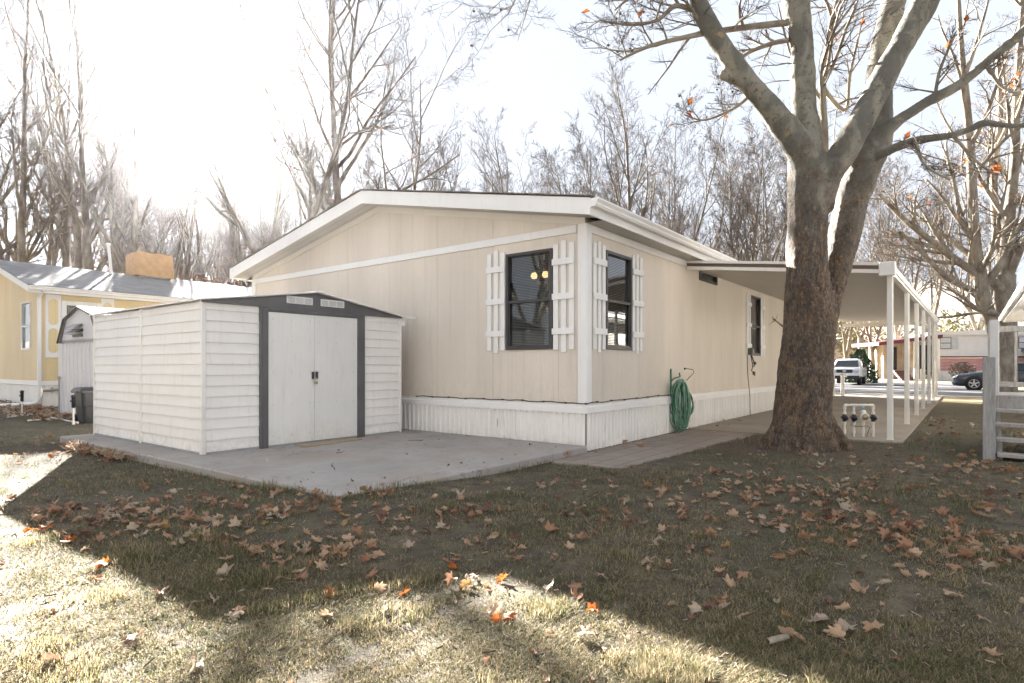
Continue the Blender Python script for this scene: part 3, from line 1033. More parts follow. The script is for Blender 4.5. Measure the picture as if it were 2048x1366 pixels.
dc.tube([(7.55, -.02, 1.5), (7.54, -.025, 1.2), (7.57, -.03, .95), (7.55, -.06, .70), (7.58, -.07, .5), (7.52, -.09, .3), (7.4, -.13, .08), (7.3, -.16, .05)], .008, 6)
tag(dc.build('drop_cable', M['cable'], None, HC, HROT), 'thin black cable hanging down the side wall to the concrete', 'cable')

# ------------------------------------------------------------------ carport
cp = thing('carport', 'long white metal carport with slim posts attached to the beige mobile home', 'carport', HC, HROT)
CU0, CU1, CV = 3.70, 21.1, -3.22
def cz(u, v): return 3.165 - .118 * (-v) + .0135 * (u - CU0) * (-v / 3.2)
m_ = MB()
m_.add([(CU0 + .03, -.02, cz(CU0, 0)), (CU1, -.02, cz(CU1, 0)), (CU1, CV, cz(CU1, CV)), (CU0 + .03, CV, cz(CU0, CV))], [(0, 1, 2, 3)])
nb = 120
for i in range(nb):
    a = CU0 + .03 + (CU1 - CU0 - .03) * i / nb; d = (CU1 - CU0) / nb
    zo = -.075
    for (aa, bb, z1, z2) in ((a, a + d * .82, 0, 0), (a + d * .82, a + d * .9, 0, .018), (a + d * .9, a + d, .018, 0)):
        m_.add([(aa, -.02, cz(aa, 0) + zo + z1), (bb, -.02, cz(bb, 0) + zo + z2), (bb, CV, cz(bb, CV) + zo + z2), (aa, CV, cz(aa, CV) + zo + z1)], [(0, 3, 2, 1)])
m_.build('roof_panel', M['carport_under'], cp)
def strip(mb, u, w, z0, z1, mi=0):
    mb.add([(uu, v, cz(CU0, v) + z) for uu in (u, u + w) for (v, z) in ((-.02, z0), (CV, z0), (CV, z1), (-.02, z1))],
           [(0, 1, 2, 3), (4, 7, 6, 5), (0, 4, 5, 1), (1, 5, 6, 2), (2, 6, 7, 3), (3, 7, 4, 0)], mi)
m_ = MB(); strip(m_, CU0 - .03, .06, -.012, .035); strip(m_, CU0 - .03, .06, -.135, -.075)
m_.build('front_fascia', M['carport_white'], cp)
m_ = MB(); strip(m_, CU0 - .012, .035, -.0748, -.0122); m_.build('stripe', M['brown_strip'], cp)
m_ = MB()
for (dz0, dz1, dv0, dv1) in ((-.145, .035, -.075, 0.0), (-.10, -.03, -.10, -.0752)):
    m_.add([(u, CV + dv, cz(u, CV) + z) for u in (CU0 - .03, CU1 + .03) for (dv, z) in ((dv0, dz0), (dv1, dz0), (dv1, dz1), (dv0, dz1))],
           [(0, 3, 2, 1), (4, 5, 6, 7), (0, 1, 5, 4), (1, 2, 6, 5), (2, 3, 7, 6), (3, 0, 4, 7)])
m_.build('gutter_beam', M['carport_white'], cp)
m_ = MB(); m_.box(CU0 - .06, CU0 + .05, CV - .125, CV + .10, cz(CU0, CV) - .175, cz(CU0, CV) + .045, 0, .012)
m_.build('corner_cap', M['carport_white'], cp)
m_ = MB(); m_.box(CU1, CU1 + .05, CV, -.02, cz(CU1, CV) - .17, cz(CU1, CV) - .02); m_.build('rear_fascia', M['carport_white'], cp)
for i, u in enumerate((3.98, 7.2, 10.0, 12.7, 15.6, 18.4, 20.9)):
    m_ = MB(); zt_ = cz(u, CV) - .146
    m_.box(u - .04, u + .04, CV - .06, CV + .02, .036, zt_, 0, .006)
    m_.box(u - .012, u + .012, CV - .066, CV - .0602, .05, zt_ - .02)
    m_.box(u - .06, u + .06, CV - .07, CV + .03, .0355, .045)
    m_.build('post', M['carport_white'], cp)
# short post / stump at the far house corner
m_ = MB(); m_.box(-.06, .06, -.06, .06, 0, .85, 0, .01); m_.box(-.075, .075, -.075, .075, .85, .90, 0, .01)
tag(m_.build('bollard', M['trim'], None, hw(19.6, -.25, .03), HROT), 'short white post standing at the far end of the carport slab', 'post')

# ------------------------------------------------------------------ metal garden shed on the patio
SU0, SU1, SV0, SV1, SZ0, SZE, SZP = -3.70, -0.47, 3.30, 6.95, PZ + .001, 2.02, 2.27
sh = thing('garden_shed', 'low cream metal garden shed with double doors and dark frame on concrete patio', 'shed', HC, HROT)
def lap(a0, a1, z0, z1, t, pitch=0.137, out=0.016):
    prof = []; z = z0
    while z < z1 - .01:
        zz = min(z + pitch, z1)
        prof += [(t - out, z), (t - out * 1.05, z + .012), (t - .002, zz - .002)]
        z = zz
    return prof
def lapwall(name, a0, a1, axis, t, sgn=1):
    m = MB(); prof = lap(a0, a1, SZ0 + .03, SZE - .01, 0)
    prof = [(t + sgn * p[0], p[1]) for p in prof]
    m.sheet(prof, axis, a0, a1)
    return m.build(name, M['shed_white'], sh)
lapwall('side_panel', SV0 + .04, 5.09, 1, SU0); lapwall('side_panel', 5.16, SV1 - .03, 1, SU0)
lapwall('front_panel', SU0 + .04, -2.965, 0, SV0); lapwall('front_panel', -1.225, SU1 - .03, 0, SV0)
lapwall('back_panel', SU0, SU1, 0, SV1, -1); lapwall('back_panel', SV0, SV1, 1, SU1, -1)
m_ = MB()
m_.box(SU0 - .022, SU0 + .04, SV0 - .022, SV0 + .04, SZ0, SZE, 0, .008); m_.build('corner_post', M['shed_white'], sh)
m_ = MB(); m_.box(SU1 - .03, SU1 + .02, SV0 - .022, SV0 + .03, SZ0, SZE, 0, .008); m_.build('corner_post', M['shed_white'], sh)
m_ = MB(); m_.box(SU0 - .022, SU0 + .03, SV1 - .03, SV1 + .02, SZ0, SZE, 0, .008); m_.build('corner_post', M['shed_white'], sh)
m_ = MB(); m_.box(SU0 - .022, SU0 + .01, 5.09, 5.16, SZ0, SZE, 0, .008); m_.build('seam_strip', M['shed_white'], sh)
m_ = MB(); m_.box(SU0 - .018, SU1 + .018, SV0 - .018, SV0 + .03, PZ + .0005, SZ0 + .028); m_.box(SU0 - .018, SU0 + .03, SV0 + .031, SV1, PZ + .0005, SZ0 + .028)
m_.build('floor_rail', M['galv'], sh)
uc = (SU0 + SU1) / 2
m_ = MB()
m_.prism([(SU0 - .02, SZE - .02), (SU1 + .02, SZE - .02), (SU1 + .02, SZE + .005), (uc, SZP - .012), (SU0 - .02, SZE + .005)], 1, SV0 - .034, SV0 - .002)
m_.build('gable_panel', M['charcoal'], sh)
DU0, DU1 = -2.845, -1.368
for (a, c) in ((DU0 - .115, DU0), (DU1, DU1 + .14)):
    m_ = MB(); m_.box(a, c, SV0 - .046, SV0 + .0, SZ0, SZE - .021, 0, .006); m_.box(a + .025, c - .025, SV0 - .052, SV0 - .0465, SZ0 + .01, SZE - .03)
    m_.build('door_jamb', M['charcoal'], sh)
m_ = MB(); m_.box(DU0, DU1, SV0 - .044, SV0, SZE - .075, SZE - .021, 0, .005); m_.box(DU0 + .02, DU1 - .02, SV0 - .05, SV0 - .0445, SZE - .06, SZE - .03)
m_.build('door_header', M['charcoal'], sh)
dm = (DU0 + DU1) / 2 - .02
for (a, c, hx) in ((DU0 + .003, dm - .003, dm - .032), (dm + .003, DU1 - .003, dm + .032)):
    m_ = MB(); n = 5
    prof = []
    for i in range(n):
        x = a + (c - a) * i / n; d = (c - a) / n
        prof += [(x, SV0 - .030), (x + d * .42, SV0 - .030), (x + d * .46, SV0 - .0285), (x + d * .54, SV0 - .0285), (x + d * .58, SV0 - .030)]
    prof += [(c, SV0 - .030), (c, SV0 - .004), (a, SV0 - .004)]
    m_.prism(prof, 2, SZ0 + .03, SZE - .078)
    dd = m_.build('door', M['shed_door'], sh)
    m_ = MB()
    for zz in (.25, .68, 1.12, 1.55, 1.85):
        for xx in (a + .07, (a + c) / 2, c - .07): m_.lathe([(.006, 0), (.005, -.003), (.001, -.004)], (xx, SV0 - .030, zz), 'y', 8)
    m_.build('bolt', M['galv'], dd)
    m_ = MB(); m_.box(hx - .020, hx + .020, SV0 - .050, SV0 - .0305, 1.02, 1.125, 0, .006); m_.box(hx - .011, hx + .011, SV0 - .060, SV0 - .0505, 1.035, 1.11, 0, .004)
    m_.build('handle', M['black_plastic'], dd)
for (a, c) in ((-2.575, -2.165), (-2.03, -1.62)):
    m_ = MB(); y0 = SV0 - .035; z0, z1 = 2.082, 2.185
    m_.box(a, c, y0 - .012, y0, z0, z0 + .014, 0, .003); m_.box(a, c, y0 - .012, y0, z1 - .014, z1, 0, .003)
    for k in range(4):
        x = a + (c - a - .014) * k / 3; m_.box(x, x + .014, y0 - .0115, y0, z0 + .0145, z1 - .0145)
    for k in range(6):
        z = z0 + .018 + k * .0125; m_.add([(a, y0 - .008, z), (c, y0 - .008, z), (c, y0 - .001, z + .010), (a, y0 - .001, z + .010)], [(0, 1, 2, 3)])
    m_.build('vent', M['trim'], sh)
m_ = MB()
for s_ in (0, 1):
    ua = SU0 - .07 if s_ == 0 else SU1 + .05
    n = 13
    pr = []
    for i in range(n + 1):
        t = i / n
        pr.append((ua + (uc - ua) * t, SZE - .005 + (SZP - SZE) * t))
    m_.add([(p[0], SV0 - .09, p[1] + .004) for p in pr] + [(p[0], SV1 + .05, p[1] + .004) for p in pr] + [(p[0], SV0 - .09, p[1] + .022) for p in pr] + [(p[0], SV1 + .05, p[1] + .022) for p in pr],
           [(i, i + 1, n + 2 + i, n + 1 + i) for i in range(n)] + [(2 * n + 2 + i, 3 * n + 3 + i, 3 * n + 4 + i, 2 * n + 3 + i) for i in range(n)] + [(i, 2 * n + 2 + i, 2 * n + 3 + i, i + 1) for i in range(n)] + [(0, n + 1, 3 * n + 3, 2 * n + 2)])
m_.build('roof', M['shed_white'], sh)
m_ = MB(); m_.prism([(uc - .075, SZP - .004), (uc - .07, SZP + .018), (uc, SZP + .032), (uc + .07, SZP + .018), (uc + .075, SZP - .004)], 1, SV0 - .11, SV1 + .06)
m_.build('ridge_cap', M['shed_white'], sh)
m_ = MB(); m_.box(SU1 + .051, -.085, SV0 + .0, SV0 + .035, 2.005, 2.05, 0, .005); m_.build('rail', M['trim'], sh)
m_ = MB(); m_.box(SU1 + .022, SU1 + .12, SV0 - .0, SV0 + .09, 1.88, 1.985, 0, .012); m_.build('bracket', M['trim'], sh)
pl = thing('padlock', 'small brass padlock hanging from the garden shed door handles', 'padlock', hw(dm, SV0 - .07, .945), HROT)
m_ = MB(); m_.box(-.026, .026, -.012, .010, 0, .042, 0, .005); m_.build('body', M['brass'], pl)
m_ = MB(); m_.tube([(-.016, 0, .041)] + [(-.016 * math.cos(a), 0, .075 + .016 * math.sin(a)) for a in [k * math.pi / 8 for k in range(9)]] + [(.016, 0, .041)], .0045, 8)
m_.build('shackle', M['steel'], pl)
mt = MB()
mt.prism(rough_poly([(-2.52, 2.90), (-1.5, 2.98), (-1.42, 3.22), (-2.48, 3.23)], .012, .1, 4), 2, PZ + .001, PZ + .013)
o = mt.build('doormat', simple('mat_tan', (.33, .26, .17), .95, .2, 12, .4, 80), None, HC, HROT)
tag(o, 'flat tan mat lying on the concrete at the shed doors', 'mat')

# ------------------------------------------------------------------ yellow neighbour house (its own local frame at its near corner)
YC = hw(-1.86, 17.04)
yh = thing('mobile_home', 'yellow mobile home with grey shingle roof and white decorative window surrounds', 'house', YC, HROT)
YW, YL, YE = 8.4, 13.0, 3.50
yz = lambda v: roofz(v, YW, YE, .27, .35)
ywin_g = (1.10, 2.02, 1.70, 3.17)
ywin_s = (.58, 1.33, 1.85, 3.02)
b = MB(); wall_grid(b, 1, 0, YW, .77, 3.33, 0, .1, [ywin_g])
b.add([(0, 0, 3.33), (0, YW, 3.33), (0, YW, yz(YW) - .2), (0, YW / 2, yz(YW / 2) - .2), (0, 0, yz(0) - .2)], [(0, 1, 2, 3, 4)])
b.build('gable_wall', M['yellow_gable'], yh)
b = MB(); wall_grid(b, 0, 0, YL, .77, 3.36, 0, .1, [ywin_s]); b.box(YL - .1, YL, .1, YW, .77, 3.4); b.box(.1, YL, YW - .1, YW, .77, 3.4)
b.build('side_wall', M['yellow_side'], yh)
b = MB(); b.box(.12, YL - .12, .12, YW - .12, .70, .76); b.box(.12, YL - .12, 3, 3.05, .77, 3.3); b.box(3, 3.05, .12, YW - .2, .77, 3.3); b.box(.12, YL - .12, .12, YW - .12, 3.31, 3.33)
b.build('interior', M['interior'], yh)
rt = MB(); x0, x1 = -.4, YL + .4
for s_ in (0, 1):
    va, vb = (-.35, YW / 2) if s_ == 0 else (YW + .35, YW / 2)
    zb = yz(YW / 2)
    for dz in (.01, -.012):
        rt.add([(x0 - .02, va - (.03 if s_ == 0 else -.03), YE + dz), (x1, va - (.03 if s_ == 0 else -.03), YE + dz), (x1, vb, zb + dz), (x0 - .02, vb, zb + dz)], [(0, 1, 2, 3)])
yr = rt.build('roof', M['shingle'], yh)
fa = MB()
for s_ in (0, 1):
    va, vb = (-.35, YW / 2) if s_ == 0 else (YW + .35, YW / 2)
    zb = yz(YW / 2)
    fa.add([(x, v, z) for x in (x0, x0 + .022) for (v, z) in ((va, YE - .2), (vb, zb - .2), (vb, zb - .014), (va, YE - .014))],
           [(0, 1, 2, 3), (4, 7, 6, 5), (0, 4, 5, 1), (1, 5, 6, 2), (2, 6, 7, 3), (3, 7, 4, 0)])
    fa.quad((x0 + .023, va, YE - .19), (0, va, YE - .19), (0, vb, zb - .19), (x0 + .023, vb, zb - .19))
fa.box(0.0, YL, -.329, 0, YE - .20, YE - .19); fa.box(x0 + .023, x1, -.35, -.33, YE - .2, YE - .013)
fa.build('fascia', M['trim'], yr)
gt = MB(); gt.prism([(p[0] - .05, p[1] + (YE - ZE)) for p in kp], 0, x0, x1); gt.build('gutter', M['trim'], yr)
m_ = MB()
for (a, c) in ((0.0, .02), (.02, .13)): pass
m_.box(-.02, -.002, -.02, .10, .78, 3.3); m_.box(-.0015, .09, -.02, -.002, .78, 3.3); m_.build('corner_trim', M['yellow_gable'], yh)
b = MB(); b.sheet(corrug(0, YW, .12, .014, -.01), 2, 0, .72); swap(b).build('skirting', M['skirt'], yh)
b = MB(); b.sheet(corrug(0, YL, .12, .014, -.01), 2, 0, .72); b.build('skirting', M['skirt'], yh)
b = MB(); b.box(-.045, YL, -.045, .02, .64, .775, 0, .01); b.box(-.0445, .02, .0205, YW, .64, .775, 0, .01); b.build('skirt_band', M['trim'], yh)
wn = make_window(yh, *ywin_g, True, False, M['trim'])
wn = make_window(yh, *ywin_s, False, False, M['win_frame'], False)
m_ = MB()
for (a0, a1, z0, z1) in ((.45, .58, 1.72, 3.15), (1.33, 1.46, 1.72, 3.15), (.58, 1.33, 3.02, 3.15), (.58, 1.33, 1.72, 1.85)): m_.box(a0, a1, -.05, -.002, z0, z1, 0, .01)
m_.build('window_surround', M['trim'], yh)
def oval(mb, ac, hwid, z0, z1, y):
    pts = []
    for k in range(13): a = math.pi * k / 12; pts.append((ac + hwid * math.cos(a), z1 - hwid + hwid * math.sin(a)))
    for k in range(13): a = math.pi + math.pi * k / 12; pts.append((ac + hwid * math.cos(a), z0 + hwid + hwid * math.sin(a)))
    mb.prism(pts, 1, y - .012, y)
for (a0, a1) in ((.07, .45), (1.46, 1.82)):
    m_ = MB(); m_.box(a0, a1, -.03, -.002, 1.46, 3.31, 0, .008)
    sp = m_.build('shutter', M['trim'], yh)
    m_ = MB(); ac = (a0 + a1) / 2; oval(m_, ac, .115, 1.60, 2.32, -.031); oval(m_, ac, .115, 2.42, 3.18, -.031)
    m_.build('inset', M['yellow_side'], sp)
ds = MB()
ds.box(-.13, -.04, -.115, -.035, .30, 3.18, 0, .012); ds.tube([(-.085, -.40, 3.42), (-.085, -.36, 3.36), (-.085, -.12, 3.22), (-.085, -.075, 3.12)], .05, 4, smooth=False)
ds.build('downspout', M['trim'], yh)
dx = MB()
dx.tube([(-.085, -.075, .33), (-.12, -.06, .18), (-.26, .05, .13), (-.7, .45, .09), (-1.2, 1.2, .06), (-1.6, 2.0, .05)], [.058, .062, .06, .06, .06, .06], 6)
o = dx.build('drain_pipe', M['trim'], None, YC, HROT)
tag(o, 'white drain pipe running over the leaves along the yellow home', 'pipe')
pw = thing('wall_pipe', 'old horizontal pipe strapped across the yellow home white skirting', 'pipe', YC + Vector((0, 0, .5)), HROT)
m_ = MB(); m_.tube([(.0, -.12, .0), (.35, -.1, .02), (.95, -.1, .06)], .032, 8); m_.build('tube', simple('old_pipe', (.30, .24, .20), .7, .3, 12), pw)
m_ = MB(); m_.box(.2, .24, -.14, -.02, .0, .09); m_.box(.6, .64, -.14, -.02, .02, .10); m_.build('bracket', M['galv'], pw)
# roof cooler under a tan cover, and vent pipe
cl = thing('roof_cooler', 'boxy roof cooler wrapped in a tan canvas cover on the yellow home', 'cooler', hw(-1.86 + 4.35, 17.04 + 3.9, 0), HROT)
m_ = MB(); n = 14; z0_, z1_ = 4.62, 5.52; r_ = random.Random(2)
def ring(hx, hy, z, j):
    out = []
    for s_, (ax, ay, bx, by) in enumerate(((-hx, -hy, hx, -hy), (hx, -hy, hx, hy), (hx, hy, -hx, hy), (-hx, hy, -hx, -hy))):
        for k in range(n):
            t = k / n; q = 0.018 * math.sin(k * 1.7 + s_ * 2 + z * 5) * j + r_.uniform(-.006, .006)
            x, y = ax + (bx - ax) * t, ay + (by - ay) * t
            out.append((x * (1 + q), y * (1 + q), z + (.02 * math.sin(k * .9 + s_) if j == 0 else 0)))
    return out
rg = [ring(.66, .55, z0_, 1.4), ring(.65, .54, z0_ + .2, 1.2), ring(.64, .54, z0_ + .55, 1), ring(.63, .54, z1_ - .1, .5), ring(.60, .51, z1_, 0)]
N4 = 4 * n
m_.add([p for q in rg for p in q], [(i * N4 + k, i * N4 + (k + 1) % N4, (i + 1) * N4 + (k + 1) % N4, (i + 1) * N4 + k) for i in range(4) for k in range(N4)], 0, True)
m_.add([(0, 0, z1_ + .05)] + rg[-1], [(0, 1 + k, 1 + (k + 1) % N4) for k in range(N4)], 0, True)
m_.build('cover', M['tan_cloth'], cl)
m_ = MB(); m_.box(-.5, .5, -.42, .42, 4.40, 4.6195); m_.build('base', M['galv'], cl)
vp_ = MB(); vp_.cyl((0, 0, 0), (-.10, .02, 1.2), .05); vp_.lathe([(.05, 1.2), (.075, 1.2), (.07, 1.26), (.001, 1.28)], (-.10, .02, 0))
o = vp_.build('vent_pipe', M['trim'], None, hw(-1.86 + 3.0, 17.04 + 3.7, 4.45), HROT)
tag(o, 'thin white vent pipe leaning on the yellow home roof', 'pipe')

# ------------------------------------------------------------------ barn-roof tin shed beside the yellow home
bs = thing('barn_shed', 'weathered white tin shed with barn shaped roof beside the yellow home', 'shed', hw(-2.27, 12.42, 0), HROT)
bw, be, bk, bp = 1.36, 1.86, 2.36, 2.60
mt_ = white_paint('tin_white', (.62, .60, .61), .3, .45)
m_ = MB()
pr = [(-bw, 0)]
def rib(a0, a1, pitch, t, d):
    out = []; a = a0
    while a < a1 - .01:
        out += [(a, t), (a + pitch * .9, t), (a + pitch * .93, t - d), (a + pitch * .97, t - d)]; a += pitch
    return out + [(a1, t)]
m_.sheet(rib(-bw, bw, .27, 0, .015), 2, 0, be - .01)
m_ = swap(m_)
m_.build('front_wall', mt_, bs)
m_ = MB(); m_.sheet(rib(.0, 2.3, .27, -bw, .015), 2, 0, be - .01); m_.sheet(rib(.0, 2.3, .27, bw, -.015), 2, 0, be - .01); m_.box(2.29, 2.3, -bw, bw, 0, be)
m_.build('side_wall', mt_, bs)
gam = [(-bw - .04, be - .08), (-bw + .42, bk), (0, bp), (bw - .42, bk), (bw + .04, be - .08)]
m_ = MB(); m_.prism([(p[0] * .98, p[1] - .012) for p in gam] + [(bw * .98, be - .012), (-bw * .98, be - .012)], 0, -.03, .0)
m_.build('gable', mt_, bs)
m_ = MB()
gi_ = [(p[0] * 1.02, p[1] + .025) for p in gam]
m_.add([(x, p[0], p[1]) for x in (-.09, 2.36) for p in gam + gi_[::-1]], [(0, 1, 11, 10), (1, 2, 12, 11), (2, 3, 13, 12), (3, 4, 14, 13), (9, 19, 18, 8), (8, 18, 17, 7), (7, 17, 16, 6), (6, 16, 15, 5), (0, 10, 19, 9), (4, 5, 15, 14),
        (0, 9, 8, 1), (1, 8, 7, 2), (2, 7, 6, 3), (3, 6, 5, 4)])
brf = m_.build('roof', M['galv'], bs)
m_ = MB()
for i in range(4):
    a, c = Vector((-.095, *gam[i])), Vector((-.095, *gam[i + 1]))
    m_.tube([a, c], .022, 6)
m_.build('trim', M['brown_strip'], brf)
m_ = MB()
for z in (2.02, 1.84 + .06):
    m_.box(-.06, -.031, -.22, .42, z, z + .07)
m_.build('louver_opening', M['dark'], bs)
m_ = MB()
for z in (2.09, 1.97):
    m_.add([(-.035, -.22, z + .12), (-.035, .44, z + .12), (-.24, .44, z + .005), (-.24, -.22, z + .005)], [(0, 1, 2, 3)])
    m_.tube([(-.035, .44, z + .12), (-.24, .44, z + .005), (-.035, .44, z + .0)], .008, 4)
m_.build('louver', M['galv'], bs)
m_ = MB(); m_.tube([(-.06, bw + .02, .0), (-.06, bw + .02, .92)], .018, 8); m_.lathe([(.001, .96), (.035, .95), (.035, .90), (.02, .89)], (-.06, bw + .02, 0), sides=10)
m_.build('standpipe', M['galv'], bs)

# wheelie bin
tbn = thing('trash_bin', 'black plastic trash bin with overhanging lid beside the barn shaped shed', 'bin', gp(181, 845), HROT)
tbn.scale = (.9, .9, .98)
m_ = MB()
def rrect(hx, hy, z, r=.06):
    out = []
    for (sx, sy, a0) in ((1, 1, 0), (-1, 1, 90), (-1, -1, 180), (1, -1, 270)):
        for k in range(4):
            a = R(a0 + 30 * k); out.append((sx * (hx - r) + r * math.cos(a), sy * (hy - r) + r * math.sin(a), z))
    return out
def loft(mb, rings, mi=0, smooth=False, cap=True):
    n = len(rings[0]); mb.add([p for q in rings for p in q], [(i * n + k, i * n + (k + 1) % n, (i + 1) * n + (k + 1) % n, (i + 1) * n + k) for i in range(len(rings) - 1) for k in range(n)] +
                              ([tuple(range(n))[::-1], tuple(range((len(rings) - 1) * n, len(rings) * n))] if cap else []), mi, smooth)
    return mb
loft(m_, [rrect(.21, .24, .0), rrect(.235, .27, .35), rrect(.24, .275, .36), rrect(.262, .30, .70)]); m_.build('body', M['black_plastic'], tbn)
m_ = MB(); loft(m_, [rrect(.29, .34, .66), rrect(.31, .36, .665), rrect(.31, .36, .70), rrect(.26, .30, .76), rrect(.2, .24, .775)]); m_.box(-.34, -.28, -.18, .18, .655, .70, 0, .01)
m_.build('lid', M['black_plastic'], tbn)
m_ = MB()
for s_ in (-1, 1): m_.cyl((s_ * .18, .27, .09), (s_ * .24, .27, .09), .09, None, 14)
m_.build('wheel', M['black_rubber'], tbn)

# sprinkler risers and loose pvc pipes by the yellow home
for i, (px, py, ttl, lbl) in enumerate(((44, 831, 806, 'white sprinkler riser with black head in front of the yellow home skirting'), (147, 849, 800, 'white sprinkler riser with black head standing beside the black trash bin'))):
    p = gp(px, py); rs = thing('sprinkler_riser', lbl, 'sprinkler', p, 0, 'sprinkler risers')
    m_ = MB(); m_.cyl((0, 0, -.02), (0, 0, .36), .018, None, 10); m_.cyl((0, 0, 0), (0, 0, .06), .028, None, 10); m_.build('pipe', M['pvc'], rs)
    m_ = MB(); m_.lathe([(.026, .345), (.034, .36), (.036, .56), (.042, .565), (.042, .60), (.03, .615), (.001, .618)], (0, 0, 0), sides=12); m_.box(-.065, -.03, -.012, .012, .47, .50); m_.build('head', M['black_plastic'], rs)
for i, (a, c) in enumerate((((14, 834), (56, 830)), ((44, 826), (66, 829)), ((55, 841), (101, 838)), ((85, 832), (124, 839)), ((126, 840), (155, 845)))):
    p0, p1 = gp(*a, .03), gp(*c, .03); m_ = MB(); d_ = p1 - p0
    m_.cyl((0, 0, 0), d_, .017, None, 8); m_.cyl(d_ * .94, d_ * 1.02, .023, None, 8)
    o = m_.build('pvc_pipe', M['pvc'], None, p0); tag(o, 'thin white pvc pipe lying among leaves near the yellow home', 'pipe', 'loose pipes on the ground')

# ------------------------------------------------------------------ garden hose on its stake
hp = gp(1361, 866, .02)
stk = thing('hose_stake', 'green metal stake holding up the coiled garden hose', 'stake', hp + Vector((-.14, .10, 0)), HROT)
m_ = MB(); m_.box(-.022, .022, -.004, .018, -.05, 1.14); m_.box(-.03, -.0221, -.004, .03, -.05, 1.14); m_.build('post', simple('stake_green', (.03, .12, .08), .5), stk)
m_ = MB(); m_.tube([(0, -.004, .92), (.03, -.05, .97), (.14, -.09, .99), (.22, -.08, 1.0), (.25, -.05, 1.06)], .012, 8); m_.build('hook', simple('stake_green2', (.03, .12, .08), .5), stk)
def hosemat():
    n = NT('hose_green'); X = n.xyz()
    col = n.ramp(n.noise(3), [(.3, (.005, .085, .040)), (.7, (.010, .15, .070))])
    return n.done(col, .35)
M['hose'] = hosemat(); M['hose_pale'] = simple('hose_pale', (.35, .52, .40), .4)
gh = thing('garden_hose', 'coiled green garden hose with pale stripe hanging against white skirting', 'hose', hp, 0)
view = Vector((hp.x, hp.y, 0)).normalized(); side_ = Vector((view.y, -view.x, 0)); side_ = (side_ * .93 + view * .37).normalized(); fwd = Vector((-side_.y, side_.x, 0))
rr = random.Random(11)
cen = Vector((0, 0, 0)); pts = []; loops = 22
for k in range(loops):
    wdt = rr.uniform(.045, .20); bot = rr.uniform(.02, .30); top = rr.uniform(.90, .955); dep = (k / loops - .5) * .17; sh_ = rr.uniform(-.03, .03); tw = rr.uniform(-.05, .05)
    for j in range(22):
        a = 2 * math.pi * j / 22 + math.pi / 2
        zc, hh = (top + bot) / 2, (top - bot) / 2
        s = math.cos(a); zz = math.sin(a)
        wloc = wdt * (1.05 - .22 * zz) * (1 + .10 * math.sin(3 * a + k))
        p = cen + side_ * (s * wloc + sh_ * (1 - zz) + tw * s * zz) + fwd * (dep + .03 * math.sin(2 * a + k)) + Vector((0, 0, zc + hh * zz))
        pts.append(p)
m_ = MB(); m_.tube(pts, .0125, 7); m_.build('hose', M['hose'], gh)
m_ = MB()
pp = [p - view * .0095 + side_ * .004 * math.sin(i * .07) + Vector((0, 0, .003)) for i, p in enumerate(pts)]
m_.tube(pp, .0056, 4); m_.build('stripe', M['hose_pale'], gh)
m_ = MB(); q = side_ * .17
m_.tube([side_ * .13 + Vector((0, 0, .75)), side_ * .20 + Vector((0, 0, .66)), side_ * .23 + Vector((0, 0, .5)), side_ * .20 + Vector((0, 0, .36)), side_ * .14 + Vector((0, 0, .28))], .012, 7)
m_.build('loose_end', M['hose'], gh)
m_ = MB(); m_.lathe([(.010, -.03), (.017, -.028), (.019, .02), (.012, .03)], tuple(side_ * .215 + Vector((0, 0, .60))), sides=10); m_.lathe([(.012, -.03), (.02, -.02), (.02, .02), (.012, .03)], tuple(side_ * -.13 + fwd * -.06 + Vector((0, 0, .70))), sides=10)
m_.build('coupling', M['brass'], gh)
wr = MB(); wr.tube([side_ * .13 + Vector((0, 0, .93)), side_ * .20 + Vector((0, 0, 1.0)), side_ * .27 + Vector((0, 0, 1.07)), side_ * .25 + Vector((0, 0, 1.125)), side_ * .15 + Vector((0, 0, 1.14)), side_ * .10 + Vector((0, 0, 1.14))], .006, 6)
wr.lathe([(.001, -.02), (.018, -.01), (.018, .01), (.001, .02)], tuple(side_ * .10 + Vector((0, 0, 1.14))), sides=8)
tag(wr.build('wire', M['cable'], None, hp + fwd * .05), 'curled dark wire sticking out above the hanging green hose', 'wire')

# ------------------------------------------------------------------ irrigation manifold
mn = thing('irrigation_manifold', 'white pvc irrigation manifold with three black valves beside the carport post', 'irrigation valves', gp(1717, 878), -.06)
ux = [(-.225), (-.075), (.075), (.235)]
m_ = MB(); zt_ = .56
def fit(mb, p0, p1, r=.024): mb.cyl(p0, p1, r, None, 12)
m_.tube([(ux[0], 0, .42), (ux[0], 0, zt_ - .04), (ux[0] + .012, 0, zt_ - .012), (ux[0] + .04, 0, zt_), (ux[3] - .04, 0, zt_), (ux[3] - .012, 0, zt_ - .012), (ux[3], 0, zt_ - .04), (ux[3], 0, .42)], .0185, 12)
for x in ux:
    m_.cyl((x, 0, .42 if x in (ux[1], ux[2]) else .44), (x, 0, zt_), .0185, None, 12)
    m_.cyl((x, 0, -.05), (x, 0, .31), .0175, None, 12)
    fit(m_, (x, 0, .10), (x, 0, .17)); fit(m_, (x, 0, .24), (x, 0, .31), .026); fit(m_, (x, 0, .40), (x, 0, .45), .027)
for (a, c) in ((ux[0], ux[0] + .055), (ux[1] - .05, ux[1] + .05), (ux[2] - .05, ux[2] + .06), (ux[3] - .055, ux[3])): 
    fit(m_, (a, 0, zt_), (c, 0, zt_))
for x in (ux[0], ux[3]): fit(m_, (x, 0, zt_ - .065), (x, 0, zt_ - .01))
m_.build('pipe', M['pvc'], mn)
